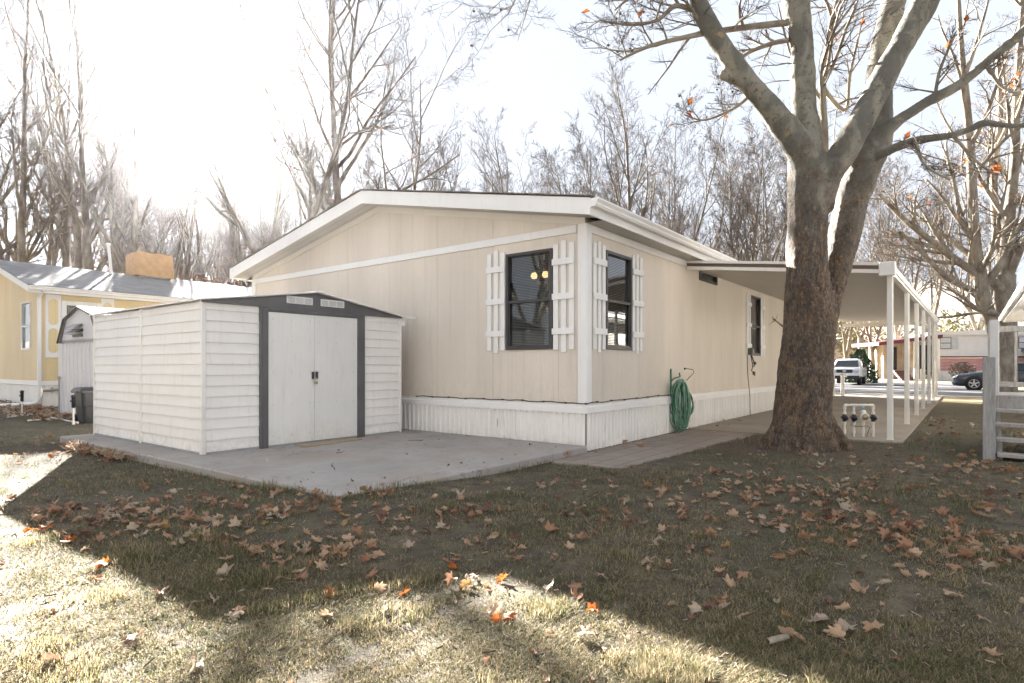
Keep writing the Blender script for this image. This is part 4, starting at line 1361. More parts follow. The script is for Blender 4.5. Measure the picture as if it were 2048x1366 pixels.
for x in (ux[0], ux[1], ux[3]):
    m_ = MB(); m_.lathe([(.028, .29), (.03, .31), (.034, .33), (.034, .38), (.028, .41)], (x, 0, 0), sides=12)
    m_.lathe([(.04, .03), (.046, .02), (.048, -.015), (.04, -.03), (.022, -.04), (.02, -.07), (.001, -.075)], (x, -.02, .35), 'y', 12); m_.box(x - .055, x - .03, -.03, .01, .345, .375)
    m_.build('valve', M['valve_black'], mn)
m_ = MB(); m_.lathe([(.03, .03), (.066, .025), (.07, -.03), (.060, -.045), (.055, -.04), (.05, -.03)], (ux[2], -.03, .365), 'y', 20); m_.lathe([(.03, .40), (.045, .43), (.04, .47), (.024, .48)], (ux[2], 0, 0), sides=12)
rg_ = m_.build('regulator', M['pvc'], mn)
m_ = MB(); m_.lathe([(.001, -.062), (.03, -.06), (.05, -.05), (.052, -.03), (.052, 0)], (ux[2], -.03, .365), 'y', 16); m_.build('gauge', M['brass'], rg_)
m_ = MB(); m_.cyl((ux[2], 0, .482), (ux[2], 0, .525), .026, None, 12); m_.build('band', M['pvc_blue'], mn)
m_ = MB(); m_.tube([(ux[2] + .02, -.03, .22), (ux[2] + .08, -.05, .2), (ux[2] + .05, -.05, .12), (ux[2] + .02, -.05, .03), (ux[2] + .15, -.06, .01)], .005, 5); m_.tube([(ux[1], -.04, .3), (ux[1] - .08, -.05, .24), (ux[1], -.05, .21), (ux[2], -.05, .22)], .005, 5); m_.build('wire', M['cable'], mn)

# ------------------------------------------------------------------ wooden deck and steps at the right
DKO = gp(1978, 918)
dk = thing('wooden_steps', 'weathered grey wooden deck steps with open treads and railing at right', 'steps', DKO, HROT)
# local frame: u into the picture, v to the left; the steps run to -v
m_ = MB(); m_.box(-.065, .065, -.065, .065, -.1, 1.32, 0, .006); m_.box(-.015, -.005, -.0655, -.0645, .2, 1.1); m_.build('newel_post', M['wood_grey'], dk)
m_ = MB(); m_.box(.82, .92, -.12, -.02, -.05, 1.86, 0, .006); m_.build('post', M['wood_grey'], dk)
m_ = MB(); m_.box(.70, .74, -.125, -.02, .80, 1.84, 0, .006); m_.build('post', simple('wood_white', (.60, .59, .57), .6, .1, 4), dk)
TR = ((.055, .05), (.20, .33), (.37, .60), (.54, .88))
for i, (z, u) in enumerate(((.05, .02), (.225, .27), (.40, .52), (.575, .77))):
    m_ = MB(); y = -.08
    prof = [(-.08, z), (-.6, z - .008), (-1.3, z), (-1.3, z + .04), (-.6, z + .032), (-.08, z + .04)]
    m_.prism(prof, 0, u - .15, u + .13); m_.build('tread', M['wood_grey'], dk)
for y in (-.10, -1.28):
    m_ = MB(); m_.prism([(.0, -.02), (.0, .04), (.14, .05), (.25, .22), (.38, .225), (.50, .395), (.64, .40), (.75, .57), (1.0, .575), (1.0, .35), (.2, -.02)], 1, y - .04, y)
    m_.v = [(p[0], p[1], p[2]) for p in m_.v]; m_.build('stringer', M['wood_grey'], dk)
m_ = MB()
for i in range(9): m_.box(.92 + i * .145, .92 + i * .145 + .138, -2.6, -.02, .765, .80, 0, .004)
m_.build('deck_floor', M['wood_grey'], dk)
m_ = MB(); m_.box(.921, .96, -2.6, -.03, .58, .764); m_.box(2.1, 2.14, -2.6, -.03, .58, .764); m_.box(.961, 2.099, -.07, -.03, .58, .764); m_.box(.95, 1.05, -2.5, -2.4, 0, .58); m_.box(2.05, 2.099, -.16, -.071, 0, .58); m_.build('joist', M['wood_grey'], dk)
m_ = MB(); m_.box(2.16, 2.20, -2.6, -.02, 1.74, 1.83, 0, .004); m_.box(2.16, 2.20, -2.6, -.02, .88, .96, 0, .004); m_.build('rail', M['wood_grey'], dk)
m_ = MB(); m_.box(2.12, 2.22, -.13, -.03, .801, 1.9, 0, .004); m_.build('post', M['wood_grey'], dk)
for i in range(13):
    m_ = MB(); y = -.35 - i * .17; m_.box(2.165, 2.195, y - .035, y, .961, 1.739, 0, .003); m_.build('baluster', M['wood_grey'], dk)

# neighbour building with its eave at the right edge
nb_ = thing('house', 'pale house at the right edge with white eave above the wooden steps', 'house', hw(0, 0, 0), HROT)
m_ = MB(); m_.box(3.2, 20.6, -9.2, -6.15, .0, 2.95); m_.build('wall', simple('mauve_wall', (.76, .73, .68), .7), nb_)
m_ = MB(); z0_ = 2.98
m_.add([(3.0, -5.25, z0_), (20.9, -5.25, z0_), (20.9, -7.6, z0_ + .75), (3.0, -7.6, z0_ + .75)], [(0, 1, 2, 3)]); m_.add([(3.0, -9.9, z0_), (20.9, -9.9, z0_), (20.9, -7.6, z0_ + .75), (3.0, -7.6, z0_ + .75)], [(0, 1, 2, 3)])
nr_ = m_.build('roof', M['shingle'], nb_)
m_ = MB(); m_.box(3.0, 20.9, -5.25, -5.22, z0_ - .17, z0_ - .01); m_.box(3.0, 20.9, -6.14, -5.251, z0_ - .17, z0_ - .15); m_.prism([(-5.21, z0_ - .02), (-5.21, z0_ - .12), (-5.12, z0_ - .12), (-5.09, z0_ - .02)], 0, 3.0, 20.95); m_.add([(20.88, -5.25, z0_ - .17), (20.88, -7.6, z0_ + .58), (20.88, -7.6, z0_ + .73), (20.88, -5.25, z0_ - .02)], [(0, 1, 2, 3)])
m_.build('fascia', M['trim'], nr_)
for u in (6, 9, 12, 15, 18):
    m_ = MB(); m_.box(u, u + .09, -5.95, -5.3, z0_ - .145, z0_ - .05); m_.build('rafter', M['trim'], nr_)

# unseen cream home added behind the viewer: it bounces sun onto the shaded walls
rh = thing('mobile_home', 'unseen cream mobile home added behind the viewer to bounce light on shaded walls', 'house', hw(-17.5, 0, 0), HROT)
m_ = MB(); m_.box(0, 7, -13, 6.5, .6, 3.5); m_.build('wall', simple('cream_siding', (.82, .79, .74), .6, .06, 2), rh)
m_ = MB(); m_.box(-.02, 7.02, -13.02, 6.52, 0, .6); m_.build('skirting', M['skirt'], rh)
m_ = MB(); m_.prism([(-.4, 3.45), (7.4, 3.45), (7.4, 3.65), (3.5, 4.5), (-.4, 3.65)], 1, -13.4, 6.9); m_.build('roof', M['shingle'], rh)
for v in (-10, -5, 1):
    m_ = MB(); m_.box(7.001, 7.04, v, v + 1.2, 1.5, 2.9); m_.build('window', M['glass_dark'], rh)

# ------------------------------------------------------------------ pink and white mobile home across the road
PX = at(1872, 733, 50); 
ph = thing('mobile_home', 'white and pink mobile home with burgundy awning across the road', 'house', (PX.x, PX.y, 0), R(-4))
white_w = simple('home_white', (.72, .70, .70), .5, .06, 2); pink = simple('home_pink', (.50, .24, .24), .55, .1, 3); burg = simple('burgundy', (.10, .018, .03), .5)
m_ = MB(); m_.box(0, 8.6, 0, 4, 1.95, 3.85)
m_.build('wall', white_w, ph)
m_ = MB(); 
for k in range(4): m_.box(0, 8.6, -.02 - .01 * (k % 2), .3, .85 + .27 * k, .85 + .27 * k + .255)
m_.build('pink_panel', pink, ph)
m_ = MB(); m_.box(-.02, 8.6, -.05, .2, 1.94, 2.06); m_.build('band', burg, ph)
m_ = MB(); m_.sheet(corrug(0, 8.6, .3, .03, .01), 2, .25, .85); m_.box(0, 8.6, .03, .2, 0, .85); m_.build('skirting', M['skirt'], ph)
m_ = MB(); m_.prism([(-.15, 3.85), (8.7, 3.85), (8.7, 4.02), (6, 4.22), (3, 4.25), (-.15, 4.08)], 1, -.2, 4.2); m_.build('roof', white_w, ph)
for (a, c, z0, z1) in ((.35, 1.15, 2.72, 3.62), (5.0, 5.7, 2.75, 3.65), (6.6, 7.6, 2.75, 3.65)):
    m_ = MB(); m_.box(a - .05, c + .05, -.03, -.001, z0 - .05, z1 + .05); wf_ = m_.build('window', burg, ph)
    m_ = MB(); m_.box(a, c, -.04, -.0305, z0, (z0 + z1) / 2 - .03); m_.box(a, c, -.04, -.0305, (z0 + z1) / 2 + .03, z1); m_.build('pane', simple('pane_pale', (.55, .56, .58), .15), wf_)
for (a, c) in ((1.25, 1.75), (4.4, 4.9)):
    m_ = MB(); m_.box(a, c, -.045, -.001, 2.66, 3.66); m_.build('shutter', simple('shutter_grey', (.52, .53, .55), .6), ph)
m_ = MB(); m_.box(-1.9, -.001, .2, 4, .1, 3.3); m_.box(-3.4, -1.901, 1.6, 4, .1, 3.2); m_.build('porch_wall', simple('porch_tan', (.36, .31, .27), .7, .2, 2), ph)
m_ = MB(); m_.box(-1.2, -.25, .15, .199, .9, 3.0); m_.build('porch_door', M['dark'], ph)
m_ = MB(); m_.box(-3.0, -2.3, 1.55, 1.599, .9, 2.9); m_.build('porch_door', M['dark'], ph)
m_ = MB(); m_.prism([(-5.1, 2.95), (-.02, 3.55), (-.02, 3.85), (-5.1, 3.22)], 1, -.9, 3.6); m_.build('awning', burg, ph)
for x in (-4.3, -2.2, -.3):
    m_ = MB(); m_.box(x, x + .14, -.8, -.66, 0, 3.0 + (x + 4.3) * .11); m_.build('awning_post', M['trim'], ph)
m_ = MB()
for k in range(5): m_.box(-3.05, -2.0, -.5 + .26 * k, -.5 + .26 * k + .3, .17 * k, .17 * (k + 1) - .002 * k)
m_.build('porch_steps', simple('step_red', (.075, .03, .03), .7), ph)
m_ = MB(); m_.tube([(-1.7, -.5, 0), (-1.7, -.5, 1.0), (-1.7, .7, 1.5)], .03, 6); m_.tube([(-1.5, -.5, 0), (-1.5, -.5, 1.0)], .06, 6); m_.build('handrail', M['trim'], ph)
# small porch clutter
for (x, hgt, lab, c) in ((-1.0, .75, 'dark barbecue under the burgundy awning of the pink home', (.03, .03, .03)),):
    bq = thing('barbecue', lab, 'barbecue', ph.location + Vector((x, -.55, 0)))
    m_ = MB(); m_.lathe([(.001, .5), (.2, .52), (.3, .66), (.3, .72), (.2, .86), (.001, .9)], (0, 0, 0), sides=14); m_.build('bowl', M['black_plastic'], bq)
    m_ = MB(); [m_.tube([(.12 * math.cos(a), .12 * math.sin(a), .56), (.3 * math.cos(a), .3 * math.sin(a), 0)], .018, 5) for a in (0.5, 2.6, 4.7)]; m_.build('stand', M['steel'], bq)
# pale house further left behind the pickup
hb = thing('house', 'low cream house far behind the white pickup', 'house', (at(1600, 733, 72).x, 72, 0), R(3))
m_ = MB(); m_.box(0, 10.5, 0, 5, 0, 3.4); m_.build('wall', simple('cream_wall', (.62, .54, .46), .7), hb)
m_ = MB(); m_.prism([(-.4, 3.35), (10.9, 3.35), (10.9, 3.55), (5.2, 4.7), (-.4, 3.55)], 1, -.4, 5.4); m_.build('roof', M['shingle'], hb)
m_ = MB(); m_.box(6.2, 7.4, -.03, -.001, 1.8, 2.7); m_.build('window', M['glass_dark'], hb)
m_ = MB(); m_.box(1.2, 3.8, -.03, -.001, .1, 2.3); m_.build('garage_door', white_w, hb)
hg_ = thing('house', 'teal and blue building glimpsed behind the deck balusters', 'house', (at(2020, 733, 51).x, 47, 0), R(0))
m_ = MB(); m_.box(0, 6, 0, 4, 0, 2.4); m_.build('wall', simple('teal', (.06, .22, .19), .6), hg_)
m_ = MB(); m_.prism([(-.3, 2.4), (6.3, 2.4), (6.3, 2.7), (3, 3.6), (-.3, 2.7)], 1, -.3, 4.3); m_.build('roof', simple('roof_blue', (.12, .16, .22), .7), hg_)
m_ = MB()
for k in range(9):
    m_.box(.05 + k * .13, .05 + k * .13 + .03, -.05, -.001, 1.1, 2.2)
    m_.box(.05, 1.15, -.085, -.051, 1.1 + k * .125, 1.1 + k * .125 + .03)
m_.build('lattice', M['trim'], hg_)

# ------------------------------------------------------------------ vehicles
def ringx(x, hw_, z0, z1, r=.12, k=4):
    out = []
    for (sy, sz, a0) in ((1, 1, 0), (-1, 1, 90), (-1, -1, 180), (1, -1, 270)):
        for i in range(k + 1):
            a = R(a0 + 90 * i / k)
            out.append((x, sy * (hw_ - r) + r * math.cos(a), (z1 - r if sz > 0 else z0 + r) + r * math.sin(a)))
    return out


def wheel(parent, x, y, rad, wd, spokes=5):
    t = MB(); t.lathe([(rad * .66, -wd / 2), (rad * .93, -wd / 2), (rad, -wd * .3), (rad, wd * .3), (rad * .93, wd / 2), (rad * .66, wd / 2)], (x, y, rad), 'y', 24)
    wo = t.build('wheel', M['black_rubber'], parent)
    rm = MB()
    sg = -1 if y < 0 else 1
    rm.lathe([(rad * .66, sg * wd * .40), (rad * .60, sg * wd * .42), (rad * .58, sg * wd * .15)], (x, y, rad), 'y', 24)
    for k in range(spokes):
        a = 2 * math.pi * k / spokes + .3
        c, s = math.cos(a), math.sin(a)
        q = rad * .085
        pts = []
        for rr_, ww in ((rad * .10, q * 1.3), (rad * .60, q)):
            for sd in (-1, 1):
                pts.append((x + rr_ * c - sd * ww * s, y + sg * wd * .40, rad + rr_ * s + sd * ww * c))
        pts += [(p[0], y + sg * wd * .2, p[2]) for p in pts]
        rm.add(pts, [(0, 2, 3, 1), (4, 5, 7, 6), (0, 4, 6, 2), (1, 3, 7, 5)])
    rm.lathe([(.001, sg * wd * .43), (rad * .16, sg * wd * .42), (rad * .18, sg * wd * .2)], (x, y, rad), 'y', 14)
    rm.build('rim', M['steel'], wo)
    dd = MB(); dd.lathe([(.001, sg * wd * .12), (rad * .6, sg * wd * .12)], (x, y, rad), 'y', 20); dd.build('hub', M['dark'], wo)
    return wo


def carpaint(name, c, rough=.25):
    n = NT(name)
    n.p.inputs['Coat Weight'].default_value = .6
    n.p.inputs['Coat Roughness'].default_value = .08
    return n.done(c, rough)


tr = thing('pickup_truck', 'white pickup truck parked nose towards the carport across the road', 'pickup', gp(1697, 768.5), R(-125))
wp = carpaint('white_car', (.74, .75, .77)); 
# local x: backwards is +x? the nose points to +x here turned towards the camera
m_ = MB()
loft(m_, [ringx(2.42, .80, .62, 1.02, .10), ringx(2.30, .86, .50, 1.08, .12), ringx(1.2, .89, .46, 1.14, .12), ringx(.9, .89, .46, 1.16, .12), ringx(-2.4, .89, .48, 1.14, .10)], 0, True)
m_.build('body', wp, tr)
m_ = MB()
def ringz(z, x0, x1, hw_, r=.12, k=3):
    out = []
    for (sx, sy, a0) in ((1, 1, 0), (-1, 1, 90), (-1, -1, 180), (1, -1, 270)):
        for i in range(k + 1):
            a = R(a0 + 90 * i / k); out.append(((x1 - r if sx > 0 else x0 + r) + r * math.cos(a), sy * (hw_ - r) + r * math.sin(a), z))
    return out
loft(m_, [ringz(1.10, -.75, 1.15, .84), ringz(1.62, -.55, .45, .70), ringz(1.70, -.5, .35, .66), ringz(1.72, -.4, .2, .55)], 0, True); m_.build('cab', wp, tr)
m_ = MB(); m_.add([(1.075, -.70, 1.17), (1.075, .70, 1.17), (.50, .60, 1.60), (.50, -.60, 1.60)], [(0, 1, 2, 3)]); m_.v = [(p[0] + .03, p[1], p[2]) for p in m_.v]; m_.build('windshield', M['glass_dark'], tr)
for s_ in (-1, 1):
    m_ = MB(); m_.add([(.85, s_ * .838, 1.2), (-.35, s_ * .838, 1.2), (-.3, s_ * .742, 1.56), (.4, s_ * .742, 1.56)], [(0, 1, 2, 3)]); m_.build('side_window', M['glass_dark'], tr)
    m_ = MB(); m_.box(2.33, 2.445, s_ * .47, s_ * .80, .80, .99, 0, .03); m_.build('headlight', simple('lamp_clear', (.55, .56, .58), .12), tr)
    m_ = MB(); m_.box(.80, .92, s_ * .87, s_ * 1.06, 1.14, 1.33, 0, .04); m_.build('mirror', M['black_plastic'], tr)
m_ = MB(); m_.box(2.38, 2.45, -.46, .46, .80, 1.0, 0, .02); gr_ = m_.build('grille', M['black_plastic'], tr)
m_ = MB(); m_.lathe([(.001, 2.462), (.055, 2.46), (.07, 2.451)], (0, 0, .905), 'x', 14); m_.v = [(p[0], p[1] * 1.6, p[2]) for p in m_.v]; m_.build('emblem', M['steel'], gr_)
m_ = MB(); m_.box(2.38, 2.55, -.86, .86, .60, .745, 0, .03); m_.build('bumper', wp, tr)
m_ = MB(); m_.box(2.30, 2.50, -.84, .84, .40, .598, 0, .03); m_.build('valance', M['black_plastic'], tr)
m_ = MB(); m_.box(2.551, 2.565, -.17, .17, .50, .66); m_.build('license_plate', simple('plate', (.65, .65, .62), .5), tr)
for (x, y) in ((1.55, .76), (1.55, -.76), (-1.6, .76), (-1.6, -.76)): wheel(tr, x, y, .34, .24)

p0 = gp(1998, 780.5)
sd = thing('parked_car', 'dark blue sedan with silver spoked wheels parked by the road', 'car', (p0.x, p0.y, 0), HROT + R(90))
bl = carpaint('blue_car', (.018, .028, .048)); x0 = 1.05
m_ = MB()
loft(m_, [ringx(1.93, .55, .36, .60, .10), ringx(1.85, .74, .24, .70, .14), ringx(1.6, .86, .20, .80, .16), ringx(.8, .91, .18, .92, .16), ringx(.2, .92, .18, .97, .14), ringx(-1.6, .92, .20, 1.0, .14), ringx(-2.6, .88, .24, 1.02, .15), ringx(-2.85, .78, .40, .98, .15)], 0, True)
m_.build('body', bl, sd)
m_ = MB(); loft(m_, [ringz(.93, -2.2, .45, .84), ringz(1.22, -1.6, -.25, .70), ringz(1.38, -1.25, -.6, .60), ringz(1.41, -1.1, -.75, .5)], 0, True); m_.build('roof', bl, sd)
m_ = MB()
for s_ in (-1, 1): m_.add([(.2, s_ * .83, 1.0), (-1.8, s_ * .83, 1.0), (-1.35, s_ * .655, 1.33), (-.5, s_ * .655, 1.33)], [(0, 1, 2, 3)])
m_.add([(.40, -.7, 1.0), (.40, .7, 1.0), (-.45, .56, 1.35), (-.45, -.56, 1.35)], [(0, 1, 2, 3)]); m_.build('window', M['glass_dark'], sd)
for s_ in (-1, 1):
    m_ = MB(); m_.add([(1.88, s_ * .69, .60), (1.70, s_ * .862, .66), (1.62, s_ * .855, .77), (1.82, s_ * .66, .70)], [(0, 1, 2, 3)]); m_.v = [(p[0] + .02, p[1] * 1.015, p[2]) for p in m_.v]; m_.build('headlight', simple('lamp_clear2', (.6, .6, .62), .1), sd)
    m_ = MB(); m_.lathe([(.001, s_ * .925), (.385, s_ * .925), (.385, s_ * .7)], (1.0, 0, .33), 'y', 24); m_.build('wheel_arch', M['dark'], sd); m_ = MB(); m_.lathe([(.001, s_ * .926), (.385, s_ * .926), (.385, s_ * .7)], (-1.75, 0, .33), 'y', 24); m_.build('wheel_arch', M['dark'], sd)
for (x, y) in ((1.0, .86), (1.0, -.86), (-1.75, .86), (-1.75, -.86)): wheel(sd, x, y, .335, .20)

# ------------------------------------------------------------------ trees
def batch_tubes(polys, sides):
    """polys: list of (pts [n,3], rad [n]); returns V, F of all tubes"""
    by = {}
    for p, r in polys: by.setdefault(len(p), []).append((p, r))
    VV, FF, off = [], [], 0
    for n, L_ in by.items():
        P = np.array([p for p, _ in L_], dtype=np.float64); Rr = np.array([r for _, r in L_])
        T = np.gradient(P, axis=1)
        T /= np.linalg.norm(T, axis=2, keepdims=True) + 1e-9
        ref = np.where(np.abs(T[:, :1, 2:3]) < .9, np.array([0, 0, 1.0]), np.array([1.0, 0, 0]))
        ref = np.repeat(ref, n, axis=1)
        N = ref - T * np.sum(ref * T, 2, keepdims=True)
        N /= np.linalg.norm(N, axis=2, keepdims=True) + 1e-9
        B = np.cross(T, N)
        a = np.arange(sides) * 2 * np.pi / sides
        ring = P[:, :, None, :] + Rr[:, :, None, None] * (N[:, :, None, :] * np.cos(a)[None, None, :, None] + B[:, :, None, :] * np.sin(a)[None, None, :, None])
        k = len(L_)
        V = ring.reshape(-1, 3)
        i = np.arange(n - 1)[:, None]; j = np.arange(sides)[None, :]; j2 = (j + 1) % sides
        f = np.stack([i * sides + j, i * sides + j2, (i + 1) * sides + j2, (i + 1) * sides + j], -1).reshape(-1, 4)
        F = (f[None] + (np.arange(k) * n * sides)[:, None, None]).reshape(-1, 4) + off
        VV.append(V); FF.append(F); off += len(V)
    return np.concatenate(VV), np.concatenate(FF)


def unit(v): return v / (np.linalg.norm(v) + 1e-12)


def grow(r, p, d, L_, r0, seg, jit, up, tip=.25):
    n = max(3, int(L_ / seg) + 1)
    pts = [p.copy()]; rad = [r0]; st = L_ / (n - 1)
    for i in range(1, n):
        d = unit(d + r.normal(0, jit, 3) + np.array([0, 0, up]))
        pts.append(pts[-1] + d * st)
        t = i / (n - 1)
        rad.append(r0 * (1 - (1 - tip) * t ** 0.9))
    return np.array(pts), np.array(rad)


def child_dir(r, d, ang):
    a = unit(np.cross(d, r.normal(0, 1, 3)))
    return unit(d * math.cos(ang) + a * math.sin(ang))


cfg_min = [.0088]


def spawn(r, thick, thin, pts, rad, level, maxlev, cfg, t0=.25):
    n = len(pts)
    Ltot = np.sum(np.linalg.norm(np.diff(pts, axis=0), axis=1))
    cnt, ratio, ang, jit, up, seg = cfg[level]
    cnt = int(cnt * (0.75 + .5 * r.random()))
    for c in range(cnt):
        t = t0 + (1 - t0) * (c + r.random()) / cnt
        f = t * (n - 1); i = min(n - 2, int(f)); q = f - i
        p = pts[i] * (1 - q) + pts[i + 1] * q
        rr_ = rad[i] * (1 - q) + rad[i + 1] * q
        d = unit(pts[i + 1] - pts[i])
        dd = child_dir(r, d, ang * r.uniform(.7, 1.25))
        if dd[2] < -.15 and r.random() < .7: dd[2] *= -.5
        L_ = Ltot * ratio * r.uniform(.55, 1.15) * (1.15 - .65 * t)
        rc = max(cfg_min[0], min(rr_ * .72, rr_ * (r.uniform(.5, .75) if level < 2 else r.uniform(.4, .65))))
        cp_, cr_ = grow(r, p, dd, L_, rc, seg, jit, up)
        (thick if level < 2 else thin).append((cp_, cr_))
        if level < maxlev: spawn(r, thick, thin, cp_, cr_, level + 1, maxlev, cfg, .2)


CFG = [  # count, length ratio, angle, jitter, up, segment
    (17, .50, .75, .10, .09, .8),
    (9, .50, .80, .13, .06, .5),
    (8, .50, .80, .18, .04, .35),
    (5, .55, .75, .22, .02, .25)]


def bits(thin, r, nleaf, nball):
    """leftover leaves and hanging seed balls on twig ends"""
    LV, LF, BV, BF = [], [], [], []
    for i in range(nleaf):
        p = thin[int(r.integers(len(thin)))][0][-1]
        a, b_ = unit(r.normal(0, 1, 3)), unit(r.normal(0, 1, 3)); b_ = unit(b_ - a * a.dot(b_)); s = r.uniform(.05, .09)
        q = len(LV); LV += [p, p + (a + b_ * .6) * s, p + a * 2 * s + np.cross(a, b_) * s * .4, p + (a - b_ * .6) * s]; LF.append((q, q + 1, q + 2, q + 3))
    for i in range(nball):
        p = thin[int(r.integers(len(thin)))][0][-1] - np.array([0, 0, .04]); s = .022; q = len(BV)
        BV += [p + np.array(o) * s for o in ((1, 0, 0), (0, 1, 0), (-1, 0, 0), (0, -1, 0), (0, 0, 1), (0, 0, -1))]
        BF += [(q, q + 1, q + 4, q + 4), (q + 1, q + 2, q + 4, q + 4), (q + 2, q + 3, q + 4, q + 4), (q + 3, q, q + 4, q + 4), (q + 1, q, q + 5, q + 5), (q + 2, q + 1, q + 5, q + 5), (q + 3, q + 2, q + 5, q + 5), (q, q + 3, q + 5, q + 5)]
    return LV, LF, BV, BF


def crown_mesh(name, thin, mats, parent, r, nleaf=60, nball=120):
    V, F = batch_tubes(thin, 3)
    LV, LF, BV, BF = bits(thin, r, nleaf, 0)
    mi = np.zeros(len(F), int)
    if LV:
        F = np.concatenate([F, np.array(LF) + len(V)]); mi = np.concatenate([mi, np.full(len(LF), 1)]); V = np.concatenate([V, np.array(LV)])
    o = np_mesh(name, V, F, mats, mi, False, parent)
    if nball:
        _, _, BV, BF = bits(thin, r, 0, nball)
        me = o.data
        tri = np.array(BF)[:, :3]
        bo = np_mesh('seed_ball', np.array(BV), tri, [mats[-1]], None, False, parent)
        bo['kind'] = 'stuff'
    return o


def make_tree(seed, Hh, r0, forks, lean, bark, twig, cfg=CFG, t0=.22, maxlev=3, nleaf=50, nball=110):
    """one bare tree template at the origin: trunk part (with its limbs) and crown part"""
    r = np.random.default_rng(seed)
    root = thing('tree', 'bare tree', 'tree')
    thick, thin = [], []
    if forks == 0:
        pts, rad = grow(r, np.zeros(3), unit(np.array([lean[0], lean[1], 1.0])), Hh, r0, .9, .035, .035, .12)
        rad[0] *= 1.35
        thick.append((pts, rad)); spawn(r, thick, thin, pts, rad, 0, maxlev, cfg, t0)
    else:
        hb_ = Hh * r.uniform(.10, .2)
        pts, rad = grow(r, np.zeros(3), unit(np.array([lean[0], lean[1], 1.0])), hb_, r0, .4, .03, .03, .85)
        rad[0] *= 1.4; thick.append((pts, rad))
        az = r.uniform(0, 6.28)
        for k in range(forks):
            a = az + 2 * math.pi * k / forks + r.uniform(-.4, .4); an = r.uniform(.18, .50)
            d = np.array([math.sin(an) * math.cos(a), math.sin(an) * math.sin(a), math.cos(an)])
            p2, r2 = grow(r, pts[-1] - np.array([0, 0, .1]), d, (Hh - hb_) * r.uniform(.8, 1), rad[-1] * r.uniform(.55, .75), .8, .05, .04, .10)
            thick.append((p2, r2))
            c2 = [(max(6, int(cfg[0][0] * .85)), cfg[0][1] * .9, *cfg[0][2:])] + list(cfg[1:])
            spawn(r, thick, thin, p2, r2, 0, maxlev, c2, .15)
    V, F = batch_tubes(thick, 7)
    np_mesh('trunk', V, F, bark, None, True, root)
    crown_mesh('crown', thin, [twig, M['leaf_rust'], M['seed']], root, r, nleaf, nball)
    return root


CFG_UP = [(19, .42, .55, .08, .13, .8), (8, .48, .65, .12, .09, .5), (8, .5, .70, .16, .06, .35), (5, .55, .7, .2, .03, .25)]
CFG_THIN = [(9, .40, .55, .08, .13, .8), (5, .45, .65, .12, .09, .5), (4, .5, .70, .16, .06, .35), (3, .55, .7, .2, .03, .25)]
T = [
    make_tree(11, 20, .26, 0, (.02, 0), M['bark_far'], M['twig']),
    make_tree(12, 20, .24, 0, (-.05, .02), M['bark_far'], M['twig'], CFG_UP),
    make_tree(13, 20, .30, 3, (0, 0), M['bark_far'], M['twig'], CFG_UP),
    make_tree(14, 19, .28, 2, (.03, 0), M['bark_far'], M['twig']),
    make_tree(15, 20, .24, 4, (0, .02), M['bark_far'], M['twig'], CFG_UP),
    make_tree(17, 20, .24, 0, (.0, 0), M['bark_far'], M['twig'], CFG_THIN, .3, 2),
    make_tree(16, 18, .26, 3, (-.04, 0), M['bark_pale'], M['twig_pale'], CFG, .22, 3, 160, 110),
]
GRP = 'bare trees behind the homes'
